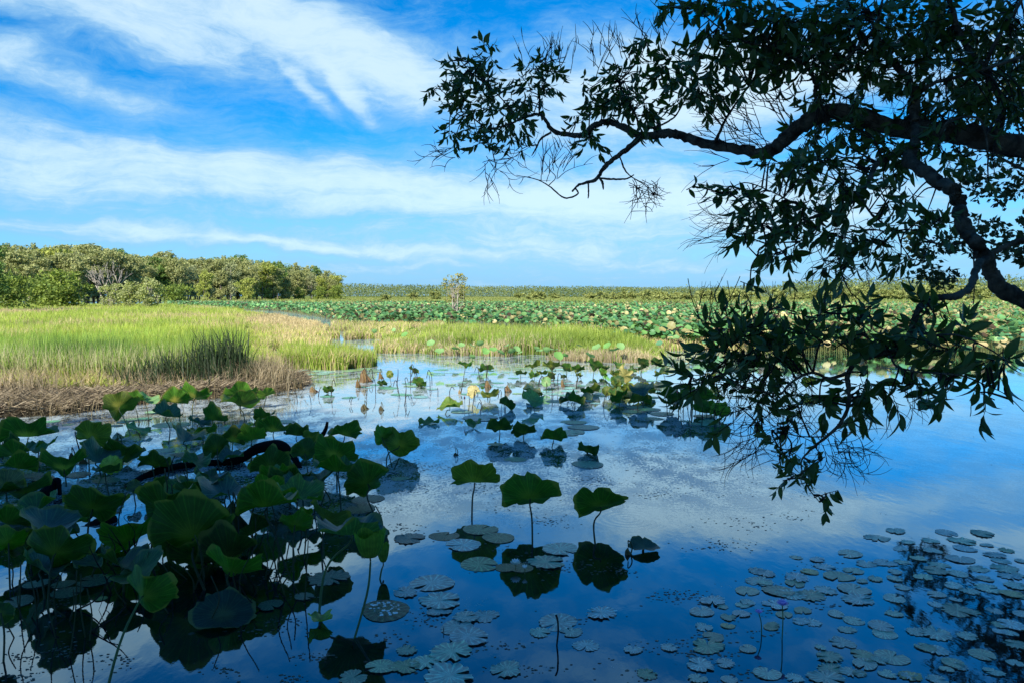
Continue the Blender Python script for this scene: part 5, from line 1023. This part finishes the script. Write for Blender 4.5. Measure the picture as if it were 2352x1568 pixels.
limb([(1379, 410, 4.6, 5), (1409, 412, 4.6, 5), (1439, 411, 4.6, 4), (1456, 402, 4.6, 3)]); limb([(1424, 362, 4.6, 4), (1434, 388, 4.6, 4), (1448, 405, 4.6, 3), (1480, 425, 4.6, 2.5), (1500, 445, 4.6, 2)])
limb([(1322, 433, 4.6, 4), (1327, 446, 4.6, 4), (1296, 455, 4.6, 4), (1260, 427, 4.6, 3), (1230, 412, 4.6, 2.4), (1186, 403, 4.6, 1.5)]); limb([(1260, 427, 4.6, 2.4), (1276, 408, 4.6, 2), (1262, 390, 4.6, 1.6), (1250, 370, 4.6, 1.2)])
limb([(1266, 305, 4.9, 6), (1242, 320, 4.9, 5), (1231, 342, 4.9, 4), (1221, 359, 4.9, 2)]); limb([(1236, 334, 4.9, 4), (1216, 335, 4.9, 3), (1200, 342, 4.9, 2)])
limb([(1171, 285, 5, 4), (1165, 308, 5, 4), (1147, 326, 5, 3.4), (1132, 347, 5, 3), (1138, 380, 5, 2.4), (1128, 395, 5, 1.6)])
limb([(1120, 300, 5, 3), (1085, 270, 5, 3), (1050, 235, 5, 2.4), (1015, 210, 5, 1.5)]); limb([(1190, 275, 5, 4), (1150, 225, 5, 3), (1110, 190, 5, 3), (1075, 160, 5, 2), (1050, 130, 5, 1.5)]); limb([(1239, 264, 4.9, 5), (1240, 220, 4.9, 4), (1255, 180, 4.9, 3), (1265, 140, 4.9, 2)])
limb([(1468, 300, 4.6, 7), (1462, 270, 4.6, 5), (1440, 230, 4.6, 4), (1420, 190, 4.6, 3)]); limb([(1477, 298, 4.6, 6), (1513, 290, 4.6, 5), (1537, 278, 4.6, 4.5), (1555, 262, 4.6, 4), (1580, 215, 4.6, 3), (1600, 170, 4.6, 2)])
limb([(1640, 330, 4.4, 8), (1655, 300, 4.3, 7), (1668, 272, 4.3, 6), (1700, 225, 4.3, 4), (1720, 200, 4.3, 3)])
limb([(1895, 262, 4.1, 16), (1876, 225, 4.0, 13), (1875, 195, 4.0, 12), (1890, 170, 4.0, 11), (1925, 150, 4.0, 10), (1970, 110, 4.0, 8), (2010, 60, 4, 7), (2030, -10, 4, 6)])
limb([(1875, 195, 4.0, 10), (1850, 150, 3.9, 9), (1780, 110, 3.9, 8), (1735, 60, 3.9, 7), (1700, 20, 3.9, 6), (1660, -30, 3.9, 6)]); limb([(1780, 110, 3.9, 6), (1720, 100, 3.9, 5), (1660, 70, 3.9, 4), (1600, 20, 3.9, 3)])
# second limb climbing from the right
limb([(2780, 900, 3.5, 56), (2500, 765, 3.4, 48), (2352, 690, 3.35, 42), (2294, 659, 3.3, 38), (2277, 630, 3.3, 36), (2264, 590, 3.3, 34), (2240, 560, 3.3, 34), (2219, 535, 3.35, 33), (2206, 490, 3.4, 35), (2197, 449, 3.45, 36), (2169, 426, 3.5, 34), (2120, 393, 3.6, 32), (2090, 368, 3.7, 30), (2098, 340, 3.8, 24), (2106, 300, 3.9, 23), (2099, 262, 3.95, 22), (2103, 220, 4.0, 20), (2075, 170, 4.0, 18), (2034, 128, 4.1, 14), (2014, 90, 4.1, 11), (2000, 30, 4.2, 8)], 'climbing_limb')
limb([(2700, 470, 3.0, 20), (2450, 515, 3.15, 17), (2352, 551, 3.25, 15), (2310, 566, 3.28, 14), (2278, 584, 3.3, 12)])
limb([(2268, 592, 3.3, 20), (2249, 605, 3.2, 18), (2240, 625, 3.1, 17), (2232, 655, 3.0, 18), (2205, 677, 2.95, 18), (2172, 683, 2.9, 17), (2142, 686, 2.85, 17), (2116, 704, 2.8, 17), (2102, 730, 2.8, 16), (2094, 756, 2.8, 16), (2078, 792, 2.8, 15), (2028, 811, 2.8, 15), (1971, 827, 2.8, 14), (1948, 855, 2.8, 13), (1949, 890, 2.8, 11), (1950, 925, 2.8, 10), (1932, 968, 2.8, 9), (1903, 998, 2.8, 8), (1865, 1029, 2.8, 6), (1840, 1062, 2.8, 4), (1857, 1118, 2.8, 3), (1882, 1152, 2.8, 2)], 'hanging_branch')
limb([(1948, 855, 2.8, 9), (1906, 868, 2.75, 8), (1868, 855, 2.7, 7), (1838, 864, 2.7, 7), (1811, 883, 2.7, 6), (1792, 902, 2.7, 5), (1740, 895, 2.7, 4), (1686, 879, 2.7, 3), (1640, 865, 2.7, 2.4), (1591, 860, 2.7, 1.6)])
limb([(1785, 898, 2.7, 4), (1724, 857, 2.75, 4), (1686, 811, 2.8, 3.5), (1668, 770, 2.8, 3), (1621, 750, 2.8, 2.6), (1597, 708, 2.8, 2.2), (1588, 680, 2.8, 1.8), (1580, 640, 2.8, 1.2)]); limb([(1686, 811, 2.8, 3), (1720, 770, 2.8, 2.4), (1735, 740, 2.8, 2)]); limb([(1700, 830, 2.8, 2.4), (1660, 800, 2.8, 2), (1650, 740, 2.8, 1.5), (1680, 680, 2.8, 1.2), (1700, 635, 2.8, 1.1)])
limb([(2043, 812, 2.75, 6), (2060, 840, 2.7, 5.5), (2104, 853, 2.65, 5), (2161, 857, 2.6, 4.4), (2210, 862, 2.6, 4), (2256, 880, 2.6, 3), (2310, 905, 2.6, 2), (2352, 944, 2.6, 1.4)]); limb([(2094, 756, 2.8, 8), (2140, 770, 2.7, 6), (2200, 770, 2.6, 5), (2270, 800, 2.55, 4), (2345, 850, 2.5, 2)])
limb([(1900, 1002, 2.8, 4), (1838, 1001, 2.8, 3), (1762, 986, 2.8, 2.4), (1705, 1001, 2.8, 1.6), (1655, 985, 2.8, 1.4)]); limb([(1985, 822, 2.8, 5), (1930, 790, 2.8, 4), (1895, 750, 2.8, 3), (1890, 700, 2.8, 2)]); limb([(2028, 811, 2.8, 5), (1990, 770, 2.8, 4), (1975, 720, 2.8, 3), (1965, 690, 2.8, 2)]); limb([(2100, 735, 2.8, 5), (2130, 715, 2.75, 3), (2150, 690, 2.7, 2)])
limb([(2110, 335, 3.9, 17), (2050, 360, 3.8, 15), (2014, 376, 3.7, 14), (2001, 406, 3.6, 13), (1971, 449, 3.5, 12), (1932, 482, 3.4, 11), (1889, 492, 3.4, 9), (1856, 505, 3.4, 7), (1806, 535, 3.4, 5), (1760, 560, 3.4, 3)])
limb([(1932, 482, 3.4, 6), (1938, 520, 3.4, 6), (1930, 570, 3.4, 5), (1933, 625, 3.4, 4), (1950, 667, 3.4, 3), (1975, 690, 3.4, 2)]); limb([(1971, 449, 3.5, 7), (2010, 500, 3.4, 5), (2060, 530, 3.4, 5), (2110, 540, 3.4, 4), (2150, 560, 3.4, 4), (2215, 560, 3.35, 5)]); limb([(1889, 492, 3.4, 5), (1830, 470, 3.4, 4), (1770, 440, 3.4, 3), (1710, 420, 3.4, 2.4), (1660, 445, 3.4, 1.4)])
limb([(1905, 490, 3.4, 5), (1860, 540, 3.4, 4), (1790, 580, 3.4, 3), (1740, 590, 3.4, 2)]); limb([(2290, 310, 4.1, 20), (2300, 240, 4.1, 17), (2260, 160, 4.1, 15), (2210, 90, 4.2, 13), (2180, 0, 4.2, 11)]); limb([(2260, 160, 4.1, 10), (2290, 90, 4.1, 9), (2330, 30, 4.1, 8), (2360, -30, 4.1, 8)]); limb([(2103, 220, 4, 10), (2150, 190, 3.9, 9), (2230, 170, 3.9, 8), (2352, 130, 3.9, 8)]); limb([(2236, 580, 3.3, 4), (2238, 640, 3.2, 3.5), (2236, 700, 3.2, 2.5)], n=5)
limb([(2150, 330, 3.8, 8), (2180, 280, 3.7, 7), (2240, 270, 3.6, 6), (2262, 300, 3.6, 5), (2270, 360, 3.6, 3)])
BRP = np.array([tuple(b[0]) for b in BR])
# leaves
def leaf_np(wd=.17, droop=.12, fold=.25, n=5):
    V = []
    for i in range(n + 1):
        t = i / n; w = wd * (math.sin(math.pi * t ** .85) ** .9) if 0 < i < n else .008; z = -droop * t * t + .03 * math.sin(t * 3); cx_ = .05 * math.sin(t * 2.4)
        V += [(t, -w + cx_, z + fold * w), (t, cx_, z), (t, w + cx_, z + fold * w)]
    T = []
    for i in range(n): a = i * 3; T += [(a, a + 3, a + 4), (a, a + 4, a + 1), (a + 1, a + 4, a + 5), (a + 1, a + 5, a + 2)]
    return np.array(V), np.array(T)
LF = [leaf_np(.18, .12), leaf_np(.15, .34), leaf_np(.21, .08), leaf_np(.17, -.12, .4), leaf_np(.12, .25), leaf_np(.2, .45, .5)]
LM = [npmesh('leaf', V, T, None, M['treeleaf'], True) for V, T in LF]
leaves = []; twigs = MB(); ntw = 0
def add_leaf(p, d, L_, roll=None):
    d = d.normalized(); sd = d.cross(Vector((0, 0, 1))); sd = sd.normalized() if sd.length > .05 else Vector((1, 0, 0)); up = sd.cross(d); a = random.gauss(0, .9) if roll is None else roll
    y = sd * math.cos(a) + up * math.sin(a); z = d.cross(y); leaves.append((p, d, y, z, L_, random.randrange(len(LM))))
def sprig(p, d, L_, n=7, droop=.6):
    q = [Vector(p)]; dd = d.normalized()
    for i in range(n):
        q.append(q[-1] + dd * L_ * .26); dd = (dd + Vector((random.uniform(-.18, .18), random.uniform(-.18, .18), random.uniform(-.16, .12)))).normalized()
        s = dd.cross(Vector((random.uniform(-1, 1), random.uniform(-1, 1), random.uniform(-1, 1)))).normalized()
        ld = dd * random.uniform(.2, .9) + s * random.uniform(.5, 1.0) + Vector((0, 0, -droop * random.uniform(.1, 1.3))); add_leaf(q[-1], ld, L_ * random.uniform(.65, 1.15))
    add_leaf(q[-1], dd + Vector((0, 0, -droop * .5)), L_ * random.uniform(.7, 1.05)); twigs.tube(q, [.0022 * (1 - .6 * i / n) for i in range(n + 1)], 4, cap=False)
def connect(p, far=.9):
    d = np.linalg.norm(BRP - np.array(p), axis=1); i = int(d.argmin())
    if d[i] > far: return
    b = Vector(BRP[i]); m_ = (b + p) / 2 + Vector((random.uniform(-.06, .06), random.uniform(-.06, .06), random.uniform(-.02, .1))) * (d[i] * 2); twigs.tube(catmull([b, m_, p], 4), [.0045, .0042, .004, .0038, .0036, .0033, .003, .0026, .0024][:9], 4, cap=False)
CL = [ # x, y, rx, ry, distance, sprigs, leaf length in picture px, droop
 (1067, 160, 46, 38, 5.0, 14, 34, .5), (1117, 135, 26, 32, 5.0, 9, 32, .5), (1007, 202, 24, 18, 5.0, 4, 28, .7), (1096, 201, 62, 34, 5.0, 13, 34, .6), (1058, 258, 34, 30, 5.0, 9, 32, .7), (1141, 252, 62, 42, 5.0, 19, 34, .6), (1224, 207, 52, 50, 4.9, 22, 34, .6), (1254, 156, 34, 26, 4.9, 8, 30, .3), (1037, 309, 26, 20, 5.0, 6, 28, .8), (1105, 335, 38, 28, 5.0, 9, 28, .7), (1171, 296, 56, 26, 5.0, 15, 32, .9),
 (1349, 325, 32, 24, 4.7, 8, 32, 1.2), (1427, 186, 52, 38, 4.6, 17, 34, .6), (1409, 237, 52, 36, 4.6, 17, 36, .7), (1470, 250, 54, 38, 4.6, 18, 38, .8), (1334, 213, 20, 16, 4.6, 3, 30, .8), (1334, 276, 18, 18, 4.6, 4, 28, .8), (1528, 150, 44, 34, 4.5, 11, 40, .6), (1587, 180, 60, 46, 4.3, 17, 44, .7), (1602, 228, 50, 36, 4.3, 12, 42, .9), (1483, 90, 18, 22, 4.5, 4, 34, .8), (1540, 10, 36, 14, 4.0, 6, 44, .9), (1617, 82, 30, 24, 4.0, 5, 46, .9), (1650, 130, 40, 30, 4.0, 7, 46, .8),
 (1640, 20, 60, 30, 3.9, 15, 48, .8), (1760, 60, 80, 50, 3.9, 32, 48, .7), (1700, 110, 60, 34, 3.9, 14, 48, .8), (1760, 170, 60, 40, 3.9, 17, 48, .8), (1860, 60, 90, 60, 4.0, 44, 46, .6), (1860, 150, 80, 50, 4.0, 28, 46, .7), (1980, 60, 90, 70, 4.1, 50, 42, .6), (2100, 60, 100, 70, 4.2, 54, 40, .6), (2230, 60, 100, 70, 4.2, 50, 40, .6), (2330, 80, 60, 80, 4.2, 34, 40, .6),
 (1980, 170, 80, 50, 4.1, 24, 44, .7), (2150, 170, 90, 50, 4.1, 36, 42, .7), (2280, 190, 80, 60, 4.1, 36, 42, .7), (1920, 235, 60, 20, 4.0, 12, 40, .5), (1960, 300, 90, 26, 4.0, 20, 42, .9), (2190, 260, 90, 40, 4.0, 28, 40, .7), (2320, 280, 60, 50, 4.0, 22, 40, .7), (1850, 330, 60, 30, 4.1, 14, 44, 1.0), (1800, 390, 60, 34, 3.6, 12, 50, .9), (1900, 380, 80, 34, 3.6, 19, 48, .9), (2040, 350, 70, 30, 3.8, 16, 44, .9), (2150, 350, 80, 40, 3.8, 18, 44, .9),
 (1700, 440, 46, 28, 3.4, 8, 46, .8), (1740, 480, 60, 34, 3.4, 16, 50, .8), (1760, 540, 64, 34, 3.4, 18, 50, .8), (1840, 480, 60, 40, 3.4, 18, 50, .8), (1800, 590, 50, 20, 3.4, 7, 52, 1.2), (1930, 450, 60, 40, 3.4, 14, 50, .9), (1940, 550, 60, 36, 3.4, 15, 50, .8), (1930, 620, 40, 26, 3.4, 7, 52, 1.2), (2010, 560, 54, 36, 3.4, 12, 48, .8), (2090, 500, 60, 40, 3.4, 12, 48, .8), (2100, 600, 50, 30, 3.4, 7, 50, 1.3), (2060, 440, 60, 30, 3.5, 12, 48, .9), (2150, 520, 40, 36, 3.4, 6, 46, .9), (1715, 655, 12, 6, 3.4, 1, 44, 1.4), (1585, 428, 8, 5, 3.4, 1, 34, .2), (2260, 420, 40, 40, 3.6, 5, 44, .9),
 (1705, 748, 70, 28, 2.8, 15, 56, -.2), (1650, 790, 60, 26, 2.8, 10, 54, .1), (1724, 812, 100, 38, 2.8, 20, 58, .3), (1876, 722, 60, 30, 2.8, 10, 50, -.4), (1971, 712, 44, 30, 2.8, 8, 52, -.2), (2142, 712, 60, 24, 2.8, 9, 54, -.3), (2180, 790, 90, 38, 2.65, 17, 66, .4), (2290, 830, 60, 20, 2.6, 7, 72, .5), (1610, 868, 60, 40, 2.7, 13, 52, .3), (1800, 830, 70, 34, 2.8, 10, 54, .3), (1914, 785, 80, 38, 2.8, 15, 56, .2), (1971, 890, 80, 36, 2.8, 16, 64, .9), (1838, 915, 66, 40, 2.8, 9, 52, .4), (1724, 912, 52, 30, 2.8, 8, 52, .4), (1690, 870, 60, 30, 2.8, 8, 52, .4), (2085, 885, 46, 20, 2.7, 5, 62, .9), (2180, 872, 60, 20, 2.6, 5, 62, .8), (2256, 912, 30, 18, 2.6, 3, 56, .8), (1655, 990, 14, 10, 2.7, 2, 56, 1.3), (2050, 780, 60, 30, 2.8, 9, 60, .2),
 (1785, 1045, 46, 30, 2.8, 9, 44, .5), (1878, 1055, 28, 32, 2.8, 6, 46, .6), (1825, 1098, 32, 22, 2.8, 6, 44, .8), (1885, 1140, 18, 14, 2.8, 3, 50, 1.4)]
for (x, y, rx, ry, D, n, ll, dr) in CL:
    n = max(1, int(round(n * (1.0 if D > 4.4 else 0.86 if D >= 3.8 else .68 if D > 3 else .70))))
    for i in range(n):
        a = random.uniform(0, 6.28); r_ = math.sqrt(random.random()); px_ = x + math.cos(a) * r_ * rx; py_ = y + math.sin(a) * r_ * ry; Dd = D + random.uniform(-.25, .35) * (1 if D > 3 else .6); p = P(px_, py_, Dd); Lr = ll * (.76 if D > 3 else .78) / F * Dd
        dd = Vector((math.cos(a) * .7 - .25, random.uniform(-.6, .6), -math.sin(a) * .6 + (.25 if dr < .5 else -.25))); 
        if random.random() < .75: connect(p)
        sprig(p - dd.normalized() * Lr * .8, dd, Lr, random.choice([5, 6, 7, 8]), dr)
# bare curling twigs
def bare(x, y, D, ang, L_, n=8, curl=.1):
    p = P(x, y, D); a = R(ang); st = L_ / n / F * D; q = [Vector(p)]; yy = random.uniform(-.3, .3)
    for i in range(n): q.append(q[-1] + Vector((math.cos(a), yy, math.sin(a))).normalized() * st); a += curl + random.uniform(-.12, .12)
    twigs.tube(q, [(.0030 if D > 4 else .0017) * (1 - .6 * i / n) for i in range(n + 1)], 3, cap=False); return q
def bush_bare(x, y, rx, ry, D, n, a0, a1, l0, l1, curl):
    for i in range(n):
        q = bare(x + random.uniform(-rx, rx), y + random.uniform(-ry, ry), D, random.uniform(a0, a1), random.uniform(l0, l1), curl=random.choice([-1, 1]) * random.uniform(0, curl))
        for s in range(2): j = random.randrange(2, 7); pp = proj(q[j]); bare(pp[0], pp[1], D, random.uniform(a0, a1), random.uniform(l0, l1) * .5, 5, random.uniform(-curl, curl))
bush_bare(1130, 370, 40, 30, 5.0, 12, -140, 20, 40, 110, .3); bush_bare(1270, 400, 30, 20, 4.7, 13, 40, 130, 40, 90, .12); bush_bare(1255, 150, 60, 20, 4.9, 13, 60, 120, 40, 90, .1); bush_bare(1400, 150, 60, 30, 4.6, 14, 60, 130, 40, 90, .12)
bush_bare(1470, 425, 30, 15, 4.6, 16, -120, 60, 40, 100, .25); bush_bare(1040, 350, 20, 15, 5.0, 7, 150, 220, 40, 80, .25); bush_bare(1720, 330, 60, 40, 4.3, 22, 100, 200, 60, 130, .12); bush_bare(1800, 260, 40, 30, 4.2, 12, 100, 170, 60, 110, .15); bush_bare(1500, 110, 30, 30, 4.5, 9, 60, 140, 50, 90, .15)
bush_bare(1690, 500, 30, 60, 3.4, 22, 150, 220, 60, 120, .22); bush_bare(1850, 440, 120, 60, 3.5, 30, 100, 260, 60, 120, .15); bush_bare(1960, 540, 120, 60, 3.4, 26, 180, 340, 60, 120, .15)
bush_bare(1800, 930, 90, 50, 2.8, 60, 100, 330, 60, 130, .22); bush_bare(1920, 1010, 30, 40, 2.8, 22, -90, 20, 70, 130, .3); bush_bare(1740, 1010, 40, 20, 2.8, 12, 180, 290, 70, 140, .35); bush_bare(1760, 870, 90, 50, 2.8, 36, 60, 300, 60, 110, .2); bush_bare(2050, 870, 60, 20, 2.7, 10, 250, 350, 60, 120, .25); bush_bare(1650, 750, 50, 40, 2.8, 10, 50, 130, 60, 120, .08); bush_bare(1780, 720, 60, 20, 2.8, 8, 50, 130, 50, 90, .08); bush_bare(2000, 620, 120, 30, 3.4, 12, 180, 330, 50, 100, .25); bush_bare(2100, 220, 200, 100, 4.0, 60, 0, 360, 60, 130, .15)
tw = twigs.mesh('twigs', M['twig']); o = link('twigs', tw); o['kind'] = 'stuff'; o.parent = TREE; o.matrix_local = Matrix.Translation(-TO)
leaves.sort(key=lambda l: -l[4] / (l[0].y)); inframe = []; rest = []
for l in leaves:
    q = proj(l[0]); (inframe if (len(inframe) < 295 and 20 < q[0] < 2330 and 20 < q[1] < 1548) else rest).append(l)
for (p, d, y, z, L_, k) in inframe:
    o = link('leaf', LM[k], TREE); m_ = Matrix((d, y, z)).transposed().to_4x4() @ Matrix.Scale(L_, 4); m_.translation = p - TO; o.matrix_local = m_
VV = []; TT = []; k0 = 0
for kk in range(len(LF)):
    ls = [l for l in rest if l[5] == kk]; V, T = LF[kk]
    if not ls: continue
    Dm = np.array([[tuple(l[1]), tuple(l[2]), tuple(l[3])] for l in ls]); S = np.array([l[4] for l in ls]); O = np.array([tuple(l[0] - TO) for l in ls])
    Pv = np.einsum('vk,nkj->nvj', V, Dm) * S[:, None, None] + O[:, None, :]; VV.append(Pv.reshape(-1, 3)); TT.append((T[None] + (np.arange(len(ls)) * len(V))[:, None, None] + k0).reshape(-1, 3)); k0 += Pv.shape[0] * Pv.shape[1]
o = link('foliage', npmesh('foliage', np.vstack(VV), np.vstack(TT), None, M['treeleaf'], True), TREE); o['kind'] = 'stuff'
print('tree leaves', len(leaves))
# a second tree farther along the shore whose fine leaves reach in at the right edge
rr = random.Random(8); lob = [(rr.uniform(-2.0, .6), rr.uniform(-.8, 1.2), rr.uniform(2.6, 4.3), .5, .6, .42) for i in range(16)] + [(rr.uniform(-.6, 2), rr.uniform(-.6, 2), rr.uniform(4.2, 6.8), .9, .9, .8) for i in range(12)]
e = empty('shore_tree', (9.1, 12.2, .05)); tag(e, 'fine leaved tree on the right shore reaching in behind the main limbs', 'tree'); link('trunk', trunk_mesh('tree_trunk', 6, .14, lob, M['bark'], 22, 14), e); link('crown', crown_mesh('tree_crown', lob, 12000, .055, (.03, .045, .02), (.06, .085, .03), seed=23), e)
print('objects', len(bpy.data.objects))
